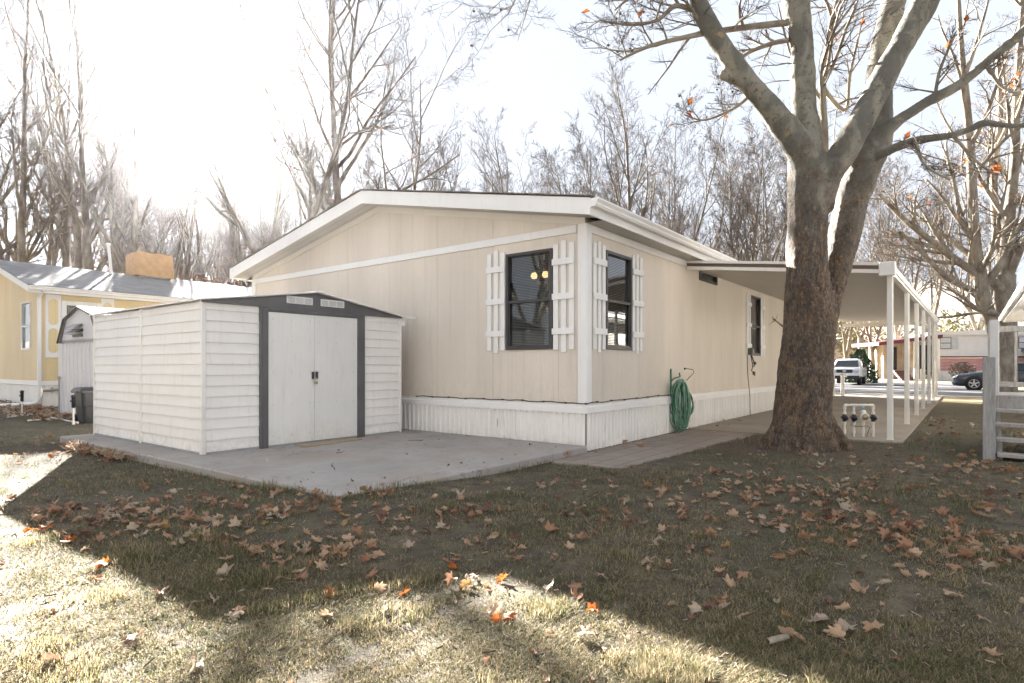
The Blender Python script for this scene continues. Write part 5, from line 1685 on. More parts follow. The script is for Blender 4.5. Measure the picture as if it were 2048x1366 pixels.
# x pixel of the foot, distance, template, height factor, turn, lean sideways (radians), label
TL = [
    (-40, 37, 3, 1.25, 0.3, .02, 'bare grey tree at the far left edge behind the yellow home roof'),
    (17, 38, 0, 1.25, 1.0, -.03, 'thin bare tree near the left edge behind the yellow home gable'),
    (95, 42, 2, 1.25, 2.0, -.05, 'bare many stemmed tree behind the left end of the yellow roof'),
    (196, 34, 1, 1.15, 2.2, .02, 'slender tall bare tree behind the middle of the grey shingle roof'),
    (268, 34, 1, 1.1, 4.0, -.06, 'tall bare tree leaning left just left of the tan roof cooler'),
    (318, 40, 5, .85, 2.2, .06, 'dim bare tree directly behind the tan roof cooler'),
    (350, 36, 5, .74, 3.0, .02, 'tall straight bare tree rising just right of the tan roof cooler'),
    (482, 38, 5, .80, 5.0, .06, 'bare tree right of the sun glare leaning right above the yellow roof end'),
    (510, 46, 4, .85, 0.2, .0, 'slim bare tree above the left eave of the beige home'),
    (584, 27, 3, 1.22, 3.3, -.02, 'tall thick bare tree behind the left roof slope of the beige home'),
    (632, 40, 1, 1.0, 2.6, .0, 'thin bare tree just right of the thick trunk behind the roof'),
    (668, 29, 0, 1.15, 0.9, .09, 'tall bare tree leaning right behind the beige home roof ridge'),
    (760, 50, 4, .95, 1.4, .0, 'short bare tree just right of the roof ridge'),
    (870, 46, 2, .86, 3.6, .03, 'small bare tree low above the right roof slope'),
    (965, 48, 1, .82, 0.1, .03, 'narrow bare tree standing alone above the middle of the roof slope'),
    (1090, 52, 3, .86, 4.4, .0, 'bare tree far behind the roof, between the narrow and leaning trees'),
    (1185, 37, 2, .86, 5.2, -.10, 'bare tree leaning left behind the right corner of the roof'),
    (1274, 39, 1, 1.0, 1.9, .0, 'straight upright bare tree behind the gutter of the beige home'),
    (1325, 42, 4, 1.0, 3.3, .04, 'bare tree with rising stems behind the carport roof joint'),
    (1420, 46, 3, .95, 2.4, .0, 'bare tree behind the front of the carport roof'),
    (1500, 40, 2, .95, 4.9, -.03, 'bare tree just left of the big sycamore trunk'),
    (1560, 52, 1, 1.0, 0.7, .0, 'distant bare tree seen behind the big sycamore fork'),
    (1790, 56, 4, 1.1, 5.6, .0, 'distant bare tree right of the big sycamore'),
    (1860, 62, 2, 1.2, 1.2, .0, 'distant bare tree above the white and pink home'),
    (150, 62, 2, 1.25, 0.4, .0, 'dense bare tree far back between the two left trees'),
    (250, 58, 4, 1.25, 2.2, .03, 'bare tree far back behind the left half of the grey roof'),
    (462, 66, 3, 1.2, 1.1, -.03, 'bare tree far back right of the sun glare'),
    (545, 55, 2, 1.1, 3.9, .0, 'bare tree far back just left of the thick trunk'),
    (715, 60, 4, 1.0, 2.0, .04, 'bare tree far back right of the leaning tree'),
    (810, 64, 3, 1.0, 0.6, -.02, 'bare tree far back above the right roof slope start'),
    (925, 66, 2, 1.0, 5.1, .02, 'bare tree far back beside the narrow lone tree'),
    (1030, 60, 4, .95, 2.7, .0, 'bare tree far back above the end of the rake board'),
    (1130, 62, 1, 1.05, 3.5, -.04, 'bare tree far back just left of the leaning roof corner tree'),
    (1225, 56, 3, 1.1, 1.6, .03, 'bare tree far back between the leaning and the upright tree'),
    (1375, 58, 2, 1.15, 4.2, -.02, 'bare tree far back above the gutter end'),
    (1455, 60, 4, 1.15, 0.9, .02, 'bare tree far back above the brown stripe of the carport'),
    (1640, 60, 1, 1.2, 2.1, .0, 'bare tree far back seen through the sycamore fork'),
    (1725, 64, 3, 1.25, 3.3, .02, 'bare tree far back over the middle of the carport roof'),
    (1955, 58, 4, 1.25, 5.0, -.02, 'bare tree far back behind the pale sycamore'),
    (235, 40, 5, 1.2, 0.5, .03, 'tall slender bare tree left of the leaning vent pipe'),
    (418, 60, 1, 1.12, 2.4, -.02, 'tall slender bare tree fading into the sun glare'),
    (535, 42, 5, 1.2, 1.2, .02, 'tall slender bare tree over the left eave'),
    (335, 60, 1, .98, 4.4, .03, 'slender bare tree far beyond the tan roof cooler, faint in the glare'),
    (378, 58, 2, 1.08, 1.4, -.02, 'forked bare tree far beyond the grey roof, faint in the glare'),
    (458, 57, 1, 1.1, 0.3, .04, 'slender bare tree far beyond the right end of the grey roof'),
    (52, 37, 5, 1.25, 0.8, .02, 'tall slender bare tree second from the left edge of the view'),
    (122, 39, 5, 1.28, 3.6, -.03, 'tall slender bare tree above the left end of the grey roof'),
    (168, 36, 5, 1.2, 5.2, .02, 'tall slender bare tree just right of the many stemmed left tree'),
    (770, 38, 0, 1.0, 4.1, .05, 'bare tree rising right of the roof ridge, leaning right'),
    (905, 43, 2, .93, 1.0, .02, 'many stemmed bare tree above the middle of the right roof slope'),
    (1012, 43, 1, .88, 2.9, -.03, 'upright bare tree above the right roof slope, near its lower third'),
    (1112, 45, 3, .92, 0.3, .03, 'two forked bare tree above the lower end of the right roof slope'),
    (235, 46, 2, 1.1, 0.9, .04, 'bare tree just left of the thin vent pipe'),
    (315, 55, 4, 1.08, 3.1, -.02, 'bare tree far back beyond the tan roof cooler'),
    (415, 70, 2, 1.15, 1.9, .0, 'bare tree in the glare beyond the right end of the grey roof'),
    (572, 44, 4, .85, 4.6, .06, 'bare tree close behind the left eave, beside the thick trunk'),
    (840, 42, 4, .80, 2.3, .0, 'low bare tree close behind the right roof slope'),
    (1000, 45, 2, .78, 0.5, -.03, 'low bare tree close behind the rake board, mid slope'),
    (1060, 41, 4, .74, 3.7, .02, 'low bare tree close behind the rake board near the corner'),
    (1235, 44, 2, .9, 2.8, .0, 'many stemmed bare tree close behind the gutter corner'),
    (1540, 44, 4, .95, 5.3, .0, 'many stemmed bare tree hidden half by the big sycamore stem'),
    (2120, 40, 0, 1.1, 2.9, -.03, 'bare tree at the right edge above the white eave'),
]
used = set()
def place_tree(px, Y, k, hf, rz, lean, lab, grp=GRP):
    o = T[k] if k not in used else copy_tree(T[k]); used.add(k)
    o.location = ((px - CX) / FPX * Y, Y, -.05)
    o.rotation_euler = (0, lean, rz) if False else (0, 0, 0)
    o.rotation_euler = (Matrix.Rotation(lean, 3, 'Y') @ Matrix.Rotation(rz, 3, 'Z')).to_euler()
    o.scale = (hf, hf, hf)
    tag(o, lab, 'tree', grp)
    return o
for a in TL: place_tree(*a)
place_tree(1690, 50, 6, .72, .4, -.02, 'pale low forked sycamore behind the white pickup truck', 'pale sycamores across the road')
place_tree(1745, 53, 6, .85, 2.9, .04, 'pale brown sycamore between the pickup and the burgundy awning', 'pale sycamores across the road')
# two trees behind the photographer: only the window panes show them, as reflections
for (x, y, k, hf, rz, lab) in ((-13.5, 4.6, 6, .8, 1.0, 'pale bare sycamore mirrored in the gable window panes'), (-19, 2.0, 2, .9, 2.0, 'dark bare tree mirrored in the gable window panes')):
    o = copy_tree(T[k]); o.location = (x, y, 0); o.rotation_euler = (0, 0, rz); o.scale = (hf,) * 3; tag(o, lab, 'tree', 'trees mirrored in the gable window')

# ------------------------------------------------------------------ the big sycamore in the front yard
BY = 8.78
BX = (1607 - CX) / FPX * BY
def bp_(px, py, Y): 
    p = at(px, py, Y); return np.array([p.x - BX, p.y - BY, p.z])
def limb(seq, n=10):
    """seq: (px, py, Y, radius in photo pixels) -> smooth polyline"""
    P = np.array([bp_(a, b_, c) for a, b_, c, _ in seq]); Rr = np.array([d * c / FPX for _, _, c, d in seq])
    out, ro = [], []
    k = len(P)
    for i in range(k - 1):
        p0, p1, p2, p3 = P[max(0, i - 1)], P[i], P[i + 1], P[min(k - 1, i + 2)]
        for j in range(n):
            t = j / n
            out.append(.5 * (2 * p1 + (p2 - p0) * t + (2 * p0 - 5 * p1 + 4 * p2 - p3) * t * t + (3 * p1 - p0 - 3 * p2 + p3) * t ** 3)); ro.append(Rr[i] * (1 - t) + Rr[i + 1] * t)
    out.append(P[-1]); ro.append(Rr[-1])
    return np.array(out), np.array(ro)

big = thing('sycamore_tree', 'big forked sycamore with rough brown bark below and smooth grey limbs above', 'tree', (BX, BY, 0))
Y0 = BY
limbs = {
    'base': [(1603, 940, Y0, 90), (1603, 912, Y0, 80), (1603, 892, Y0, 71), (1603, 868, Y0, 62), (1604, 838, Y0, 55), (1609, 767, Y0, 52), (1615, 690, Y0, 49), (1618, 620, Y0, 45), (1615, 560, Y0, 41)],
    'left_stem': [(1625, 690, Y0 - .02, 44), (1618, 600, Y0 - .05, 41), (1614, 520, Y0 - .05, 38.5), (1614, 440, Y0 - .05, 37), (1616, 370, Y0 - .05, 37), (1612, 310, Y0, 33), (1609, 240, Y0, 28)],
    'right_stem': [(1630, 700, Y0 + .12, 33), (1648, 620, Y0 + .14, 29), (1669, 540, Y0 + .16, 28), (1686, 480, Y0 + .18, 29), (1701, 410, Y0 + .2, 32), (1720, 350, Y0 + .22, 33), (1742, 300, Y0 + .25, 34), (1756, 250, Y0 + .3, 27), (1757, 180, Y0 + .42, 24), (1766, 100, Y0 + .55, 24), (1781, 30, Y0 + .7, 23), (1800, -60, Y0 + .9, 22), (1815, -200, Y0 + 1.2, 18), (1822, -420, Y0 + 1.5, 12), (1850, -650, Y0 + 1.7, 6)],
    'left_limb': [(1622, 340, Y0 - .1, 27), (1592, 285, Y0 - .15, 29), (1552, 232, Y0 - .25, 24), (1512, 183, Y0 - .35, 21), (1470, 130, Y0 - .45, 19), (1436, 80, Y0 - .5, 18), (1408, 30, Y0 - .55, 18), (1393, -10, Y0 - .6, 17), (1378, -90, Y0 - .7, 16), (1350, -220, Y0 - .9, 12), (1310, -400, Y0 - 1.2, 7)],
    'mid_limb': [(1612, 330, Y0, 34), (1609, 260, Y0, 27), (1607, 190, Y0, 23), (1605, 110, Y0, 22), (1598, 50, Y0, 23), (1590, 0, Y0, 25), (1580, -80, Y0, 23), (1590, -220, Y0 + .1, 19), (1620, -420, Y0 + .2, 13), (1610, -640, Y0 + .3, 7)],
    'right_limb': [(1640, 420, Y0 - .1, 24), (1660, 350, Y0 - .12, 25), (1688, 302, Y0 - .14, 27), (1720, 245, Y0 - .12, 25), (1755, 178, Y0 - .1, 25), (1790, 112, Y0 - .1, 24), (1826, 50, Y0 - .1, 24), (1856, -8, Y0 - .1, 24), (1890, -90, Y0 - .1, 21), (1930, -230, Y0 - .2, 16), (1960, -420, Y0 - .4, 9)],
    'branch_a': [(1748, 300, Y0 + .2, 13), (1772, 262, Y0 + .05, 13), (1810, 232, Y0 - .05, 11), (1865, 198, Y0 - .2, 10), (1920, 168, Y0 - .35, 10), (1975, 122, Y0 - .5, 9.5), (2030, 78, Y0 - .6, 9), (2090, 20, Y0 - .7, 8), (2180, -70, Y0 - .9, 5)],
    'branch_b': [(1738, 325, Y0 + .1, 10), (1765, 308, Y0 - .1, 9.5), (1800, 292, Y0 - .25, 8), (1850, 278, Y0 - .4, 7.5), (1905, 270, Y0 - .55, 7), (1940, 258, Y0 - .65, 6.5), (1970, 246, Y0 - .75, 6.5), (2010, 251, Y0 - .85, 6), (2060, 250, Y0 - .95, 5.5), (2160, 235, Y0 - 1.1, 4)],
    'stump': [(1490, 165, Y0 - .4, 10), (1462, 155, Y0 - .42, 10), (1440, 148, Y0 - .42, 7.5)],
}
flare = []
fr_ = np.random.default_rng(4)
for k in range(9):
    a = 2 * math.pi * k / 9 + .2; rr_ = .43 + .07 * fr_.random()
    d = np.array([math.cos(a), math.sin(a), 0])
    flare.append((np.array([d * .20 + [0, 0, .62], d * .34 + [0, 0, .32], d * (rr_ + .02) + [0, 0, .10], d * (rr_ + .13) + [0, 0, -.05]]), np.array([.13, .125, .10, .06])))
polys = [limb(s) for s in limbs.values()] + flare
V, F = batch_tubes(polys, 14)
# caps so the voxel remesh sees closed tubes
capV, capF, off = [], [], 0
me_mb = MB()
for p, r_ in polys: me_mb.tube([tuple(q) for q in p], list(r_), 14)
trunk = me_mb.build('trunk', M['bark_main'], big)
rm_ = trunk.modifiers.new('fuse', 'REMESH'); rm_.mode = 'VOXEL'; rm_.voxel_size = .024; rm_.use_smooth_shade = True
sm_ = trunk.modifiers.new('smooth', 'SMOOTH'); sm_.factor = .5; sm_.iterations = 7
for nm_, sz, st, tp in (('lumps', .45, .055, 'CLOUDS'), ('plates', .075, .020, 'CLOUDS')):
    tx = bpy.data.textures.new(nm_, tp); tx.noise_scale = sz; tx.noise_depth = 3
    dm_ = trunk.modifiers.new(nm_, 'DISPLACE'); dm_.texture = tx; dm_.strength = st; dm_.mid_level = .5; dm_.texture_coords = 'LOCAL'
    if nm_ == 'plates':
        vg = trunk.vertex_groups  # plates only low on the trunk come from the bark bump
        dm_.strength = .012
r5 = np.random.default_rng(21)
thickb, thinb = [], []
cfg_min[0] = .0030
BC = [(9, .6, .75, .12, .02, .3), (11, .55, .8, .16, .0, .22), (9, .55, .8, .2, -.01, .16), (7, .6, .8, .25, -.02, .1)]
def br(seq, t0=.15, lev=1, up=.0):
    p, r_ = limb(seq, 6); thickb.append((p, r_)); spawn(r5, thickb, thinb, p, r_, lev, 3, BC, t0)
# branches seen in the photo
br([(1575, 45, Y0 - .05, 7), (1530, 50, Y0 - .1, 7), (1465, 58, Y0 - .25, 6), (1392, 70, Y0 - .45, 5.5), (1300, 92, Y0 - .6, 4), (1240, 120, Y0 - .7, 2)], .3)
br([(1385, 20, Y0 - .6, 6), (1350, 12, Y0 - .8, 5), (1315, 40, Y0 - 1.0, 3.5), (1260, 50, Y0 - 1.2, 2.5), (1200, 40, Y0 - 1.3, 1.5)], .1)
br([(1400, 10, Y0 - .6, 5), (1340, -30, Y0 - .9, 4), (1270, -10, Y0 - 1.1, 3), (1230, 20, Y0 - 1.2, 1.5)], .1)
br([(1648, 345, Y0 + .25, 9), (1648, 270, Y0 + .3, 9), (1645, 180, Y0 + .35, 7.5), (1652, 110, Y0 + .4, 6), (1668, 30, Y0 + .5, 5), (1690, -60, Y0 + .6, 4)], .25)
br([(1648, 180, Y0 + .35, 5), (1690, 220, Y0 + .6, 3.5), (1700, 150, Y0 + .8, 3), (1720, 60, Y0 + 1, 2)], .2)
br([(1580, 80, Y0, 5), (1540, 88, Y0 + .3, 5), (1490, 110, Y0 + .6, 3.5), (1450, 150, Y0 + .8, 2)], .2)
br([(1970, 124, Y0 - .5, 5), (2000, 170, Y0 - .6, 3), (2040, 190, Y0 - .6, 2)], .1)
br([(1870, 196, Y0 - .2, 4), (1880, 140, Y0 - .2, 3), (1910, 70, Y0 - .1, 2)], .1)
br([(1905, 270, Y0 - .5, 4), (1950, 320, Y0 - .5, 3), (1990, 350, Y0 - .6, 2)], .1)
br([(1830, 285, Y0 - .4, 4), (1850, 330, Y0 - .5, 2.5), (1900, 360, Y0 - .6, 1.5)], .1)
br([(1505, 185, Y0 - .35, 4), (1470, 215, Y0 - .3, 3), (1410, 240, Y0 - .3, 2), (1370, 230, Y0 - .3, 1.3)], .1)
# crown above the picture, so shadows and other views have it; some twigs hang into view
for (a, b_, Y_, rd) in ((1350, -220, Y0 - .9, 9), (1310, -400, Y0 - 1.2, 6), (1580, -120, Y0, 9), (1600, -350, Y0 + .1, 9), (1605, -560, Y0 + .2, 6), (1815, -200, Y0 + 1.2, 9), (1822, -420, Y0 + 1.5, 8), (1930, -230, Y0 - .2, 8), (1950, -380, Y0 - .3, 6), (2150, -60, Y0 - .9, 4)):
    for q in range(3):
        an = r5.uniform(0, 6.28); l_ = r5.uniform(250, 420)
        br([(a, b_, Y_, rd * .6), (a + l_ * .4 * math.cos(an), b_ - 60, Y_ + .5 * math.sin(an), rd * .45), (a + l_ * .8 * math.cos(an), b_ - 130 - 50 * r5.random(), Y_ + 1.2 * math.sin(an), rd * .25)], .2)
br([(1310, -300, Y0 - 1.1, 5), (1180, -240, Y0 - 1.4, 4), (1090, -120, Y0 - 1.6, 3), (1045, -30, Y0 - 1.7, 2), (1015, 30, Y0 - 1.75, 1)], .55)
br([(1565, 652, Y0 - .35, 2.2), (1550, 640, Y0 - .6, 1.2)], .9, 3)
V, F = batch_tubes(thickb, 6)
np_mesh('branch', V, F, M['bark_pale'], None, True, big)['kind'] = 'stuff'
crown_mesh('crown', thinb, [M['twig'], M['leaf_orange'], M['seed']], big, r5, 130, 260)
print('big', len(thickb), len(thinb))

# ------------------------------------------------------------------ the second sycamore behind the steps
Y1 = 27.0
sB = (2012 - CX) / FPX * Y1
BX, BY = sB, Y1
s2 = thing('sycamore_tree', 'pale sycamore with spreading limbs standing behind the wooden steps', 'tree', (BX, BY, 0))
Y0 = Y1
l2 = {
    'trunk': [(2008, 800, Y0, 24), (2010, 770, Y0, 20), (2012, 700, Y0, 18), (2012, 640, Y0, 18), (2010, 590, Y0, 17), (2011, 550, Y0, 17)],
    'a': [(2010, 600, Y0, 15), (2012, 540, Y0, 13), (2016, 470, Y0, 11), (2022, 400, Y0, 9), (2030, 320, Y0, 8), (2032, 220, Y0, 7), (2040, 80, Y0, 5), (2050, -60, Y0, 3)],
    'b': [(2004, 700, Y0, 13), (1985, 650, Y0 - .3, 13), (1968, 600, Y0 - .5, 13), (1960, 550, Y0 - .6, 12), (1952, 500, Y0 - .7, 10), (1946, 420, Y0 - .8, 9), (1942, 320, Y0 - .8, 8), (1932, 200, Y0 - .8, 7), (1922, 90, Y0 - .8, 5), (1915, -40, Y0 - .8, 3)],
    'c': [(2008, 590, Y0, 11), (1990, 568, Y0 - .3, 9), (1950, 545, Y0 - .6, 8), (1905, 515, Y0 - 1, 7), (1860, 480, Y0 - 1.4, 6), (1810, 440, Y0 - 1.8, 5), (1760, 390, Y0 - 2.2, 3.5)],
    'd': [(1965, 600, Y0 - .5, 8), (1940, 580, Y0 - .8, 6), (1890, 553, Y0 - 1.2, 5), (1840, 502, Y0 - 1.6, 4), (1800, 465, Y0 - 2, 3)],
    'e': [(2012, 560, Y0, 10), (1998, 500, Y0 + .4, 8), (1990, 420, Y0 + .6, 7), (1988, 340, Y0 + .8, 6), (2000, 240, Y0 + 1, 5), (1996, 100, Y0 + 1.2, 4)],
    'f': [(2014, 560, Y0, 9), (2040, 500, Y0 - .6, 7), (2075, 430, Y0 - 1, 6), (2110, 330, Y0 - 1.5, 4)],
    'g': [(2005, 640, Y0, 8), (1985, 625, Y0 - .8, 6), (1962, 622, Y0 - 1.5, 4), (1925, 595, Y0 - 2.3, 3), (1895, 575, Y0 - 3, 2)],
}
tk, tn = [], []
cfg_min[0] = .0055
r6 = np.random.default_rng(33)
C2 = [(10, .42, .75, .10, .03, .6), (8, .5, .8, .15, .02, .4), (7, .5, .8, .2, .0, .3), (5, .5, .8, .25, 0, .22)]
for k, s in l2.items():
    p, r_ = limb(s, 6); tk.append((p, r_))
    if k != 'trunk': spawn(r6, tk, tn, p, r_, 1 if k in 'dg' else 0, 3, C2, .25)
V, F = batch_tubes(tk, 10)
np_mesh('trunk', V, F, M['bark_pale'], None, True, s2)
crown_mesh('crown', tn, [M['twig_pale'], M['leaf_orange'], M['seed']], s2, r6, 140, 150)
print('s2', len(tk), len(tn))

# ------------------------------------------------------------------ evergreen bush, small shrub, autumn thicket
def foliage(name, n, shape, size, mat, seed, parent=None, loc=None):
    r = np.random.default_rng(seed)
    P = shape(r, n)
    a = r.normal(0, 1, (n, 3)); a /= np.linalg.norm(a, axis=1, keepdims=True)
    b_ = np.cross(a, r.normal(0, 1, (n, 3))); b_ /= np.linalg.norm(b_, axis=1, keepdims=True)
    s = size * r.uniform(.6, 1.3, (n, 1))
    V = np.stack([P - a * s, P + b_ * s * .55, P + a * s, P - b_ * s * .55], 1).reshape(-1, 3)
    F = np.arange(4 * n).reshape(-1, 4)
    return np_mesh(name, V, F, mat, None, False, parent, loc)


def islandmat(name, stops):
    n = NT(name); gi = n.n('ShaderNodeNewGeometry')
    return n.done(n.ramp(gi.outputs['Random Per Island'], stops), .7)


M['evergreen'] = islandmat('evergreen', [(0, (.010, .022, .010)), (.6, (.022, .05, .018)), (1, (.045, .085, .03))])
M['autumn'] = islandmat('autumn', [(0, (.16, .07, .045)), (.5, (.28, .14, .09)), (1, (.40, .22, .14))])
M['dry_yellow'] = islandmat('dry_yellow', [(0, (.12, .11, .045)), (.5, (.20, .175, .075)), (1, (.28, .24, .11))])
bu = thing('evergreen_bush', 'dark green cone shaped bush beside the white pickup truck', 'bush', at(1722, 762, 43.5) * Vector((1, 1, 0)) if False else Vector((at(1722, 762, 43.5).x, 43.5, 0)))
def cone(r, n):
    z = r.random(n) ** 1.3 * 2.4; rad = (1.05 * (1 - z / 2.6) + .12) * (0.75 + .3 * r.random(n)) ; a = r.random(n) * 6.283
    lump = 1 + .18 * np.sin(3 * a + z * 3)
    return np.stack([rad * lump * np.cos(a), rad * lump * np.sin(a), z + .05], 1)
foliage('foliage', 2600, cone, .10, M['evergreen'], 3, bu)
m_ = MB(); m_.cyl((0, 0, 0), (0, 0, 1.8), .08, .03); m_.build('stem', M['bark_far'], bu)
ss = thing('shrub', 'small bare grey shrub against the pink home skirting', 'shrub', Vector((at(1925, 733, 47).x, 47, 0)))
def ball(r, n):
    p = r.normal(0, 1, (n, 3)); p /= np.linalg.norm(p, axis=1, keepdims=True); p *= (r.random((n, 1)) ** .4) * np.array([1.0, .7, .75]); p[:, 2] += .85; return p
foliage('foliage', 700, ball, .09, simple('grey_shrub', (.16, .13, .12), .9, .3), 5, ss)
m_ = MB(); m_.cyl((0, 0, 0), (.1, 0, .8), .05, .03); m_.build('stem', M['bark_far'], ss)
# copper coloured thicket far behind the yellow home: reads as one mass
def thick(r, n):
    x = r.uniform(-62, -17, n); cl_ = r.normal(0, 1, n)
    top = 9.6 + 1.6 * np.sin(x * .5) + 1.3 * np.sin(x * 1.3 + 1)
    z = (1 - r.random(n) ** 1.6) * top
    y = 52 + 7 * r.random(n)
    keep = (np.sin(x * 2.1 + z * 1.3) + np.sin(z * 2.3 - x) + r.normal(0, .8, n)) > -.4
    x = np.where(keep, x, x + r.uniform(-2, 2, n)); 
    return np.stack([x, y, z], 1)
o = foliage('autumn_thicket', 24000, thick, .17, M['autumn'], 8)
tag(o, 'distant mass of copper coloured leaves behind the yellow home', kind='stuff')
def yel(r, n):
    x = r.uniform(36, 62, n); top = 6.5 + 2 * np.sin(x * .6); z = r.random(n) * top
    keep = r.random(n)
    return np.stack([x, 70 + 8 * r.random(n), z], 1)
o = foliage('far_scrub', 9000, yel, .20, M['dry_yellow'], 9)
tag(o, 'far band of dry yellow scrub seen under the carport', kind='stuff')

# ------------------------------------------------------------------ lawn: blades of short dry grass
def blocked(x, y):
    """points (arrays) covered by slabs, path, house, trunk or the yellow home"""
    dx, dy = x - HC.x, y - HC.y
    c, s = math.cos(HROT), math.sin(HROT)
    u, v = dx * c + dy * s, -dx * s + dy * c
    e = .05 * np.sin(u * 9.3) + .04 * np.sin(v * 11.7 + 2) + .03 * np.sin(u * 23 + v * 17)
    b = (u > -4.12 + e * .35) & (u < .05) & (v > -.05 + e * .4) & (v < 7.15)
    b |= (u > -1.0 + e) & (u < 3.72) & (v > -1.05 - .06 * u + e * 2.0) & (v < .1)
    b |= (u > 3.70 + e * .3) & (u < 22.5) & (v > -3.42 + e * .4) & (v < .1)
    b |= (u > 0) & (u < 19.3) & (v > -.02) & (v < 8.9)
    b |= (u > -2.4) & (v > 11.0)
    b |= (u > 21.2)
    b |= ((x - 4.31) ** 2 + (y - 8.78) ** 2) < .62 ** 2
    return b


def grass(n, y0, y1, hgt, wid, seed, name):
    r = np.random.default_rng(seed)
    # even in the picture: density falls with distance
    t = r.random(n)
    Y = 1 / (1 / y0 + (1 / y1 - 1 / y0) * t)
    X = r.uniform(-.92, .92, n) * Y
    Y = Y + r.normal(0, .02, n)
    dens = np.sin(X * 2.3 + 1.2 * np.sin(Y * 1.7)) + np.sin(Y * 2.9 + X * 1.1) + .8 * np.sin(X * 6.1 - Y * 4.3)
    dirt = np.exp(-(((X - 4.1) / 1.35) ** 2 + ((Y - 8.5) / .8) ** 2))
    path_ = np.exp(-(((X - 5.3) / 1.2) ** 2 + ((Y - 7.6) / .5) ** 2))
    fine_ = np.sin(X * 17 + 3 * np.sin(Y * 7)) + np.sin(Y * 19 + 2 * np.sin(X * 9)) + np.sin(X * 31 - Y * 23)
    keep = ~blocked(X, Y) & (r.random(n) < np.clip(.60 + .20 * dens + .18 * fine_, .04, 1) * (1 - .85 * dirt) * (1 - .6 * path_))
    X, Y, dens = X[keep], Y[keep], dens[keep]
    n = len(X)
    k = np.sqrt(np.clip(Y / 2.5, 1, 4))
    tuft = .8 + .28 * np.clip(dens, -1, 1.6)
    hu = (X - HC.x) * math.cos(HROT) + (Y - HC.y) * math.sin(HROT); hv = -(X - HC.x) * math.sin(HROT) + (Y - HC.y) * math.cos(HROT)
    edge = ((np.abs(hv + .05) < .14) & (hu > -4.3) & (hu < 0)) | ((np.abs(hu + 4.12) < .14) & (hv < 7.2) & (hv > -.2)) | ((np.abs(hv + 3.42) < .15) & (hu > 3.6)) | (((X - 4.31) ** 2 + (Y - 8.78) ** 2) < .95 ** 2)
    clump = (np.sin(X * 5.3 + 2 * np.sin(Y * 3.1)) * np.sin(Y * 6.7 + 1.7 * np.sin(X * 2.9)) > .55)
    h = hgt * r.uniform(.45, 1.25, n) * tuft * (1 + .12 * (k - 1)) * np.where(edge, 1.9, 1.0) * np.where(clump, 1.5, 1.0)
    wd = wid * r.uniform(.6, 1.3, n) * k
    az = r.uniform(0, 2 * np.pi, n)
    lean = np.where(edge | clump, r.uniform(.25, 1.2, n), r.uniform(.7, 1.5, n))
    d = np.stack([np.cos(az), np.sin(az), np.zeros(n)], 1)
    s = np.stack([-np.sin(az), np.cos(az), np.zeros(n)], 1)
    up = np.array([0, 0, 1.0])
    B = np.stack([X, Y, gz(X, Y)], 1)
    mid = B + d * (h * np.sin(lean) * .5)[:, None] + up * (h * np.cos(lean) * .62 + .004)[:, None]
    tip = B + d * (h * np.sin(lean) * 1.05)[:, None] + up * (h * np.cos(lean) * .85 + .006)[:, None]
    V = np.stack([B - s * wd[:, None] / 2, B + s * wd[:, None] / 2, mid + s * wd[:, None] * .4, mid - s * wd[:, None] * .4, tip], 1).reshape(-1, 3)
    i = np.arange(n)[:, None] * 5
    F4 = np.concatenate([i + np.array([[0, 1, 2, 3]]), i + np.array([[3, 2, 4, 4]])], 1).reshape(-1, 4)
    # quads with a doubled corner are split off as triangles
    me = bpy.data.meshes.new(name)
    me.vertices.add(5 * n); me.vertices.foreach_set('co', V.astype(np.float32).ravel())
    q = (i + np.array([[0, 1, 2, 3]])); t3 = (i + np.array([[3, 2, 4]]))
    li = np.concatenate([q, t3], 1).ravel()
    me.loops.add(len(li)); me.loops.foreach_set('vertex_index', li.astype(np.int32))
    ls = np.stack([np.arange(n) * 7, np.arange(n) * 7 + 4], 1).ravel()
    me.polygons.add(2 * n); me.polygons.foreach_set('loop_start', ls.astype(np.int32))
    me.materials.append(M['grass'])
    me.update(calc_edges=True)
    o = bpy.data.objects.new(name, me); COL.objects.link(o)
    return tag(o, 'short dry lawn grass, straw coloured with green tufts', kind='stuff')


grass(560000, 1.7, 16.0, .036, .0026, 5, 'grass')

# ------------------------------------------------------------------ fallen leaves
HALF = [(.0, -.40), (.10, -.44), (.26, -.50), (.40, -.38), (.30, -.24), (.50, -.16), (.60, .06), (.36, .04), (.34, .12), (.44, .34), (.26, .28), (.16, .22), (.10, .44), (0, .64)]
OUT = HALF + [(-x, y) for x, y in HALF[-2:0:-1]]


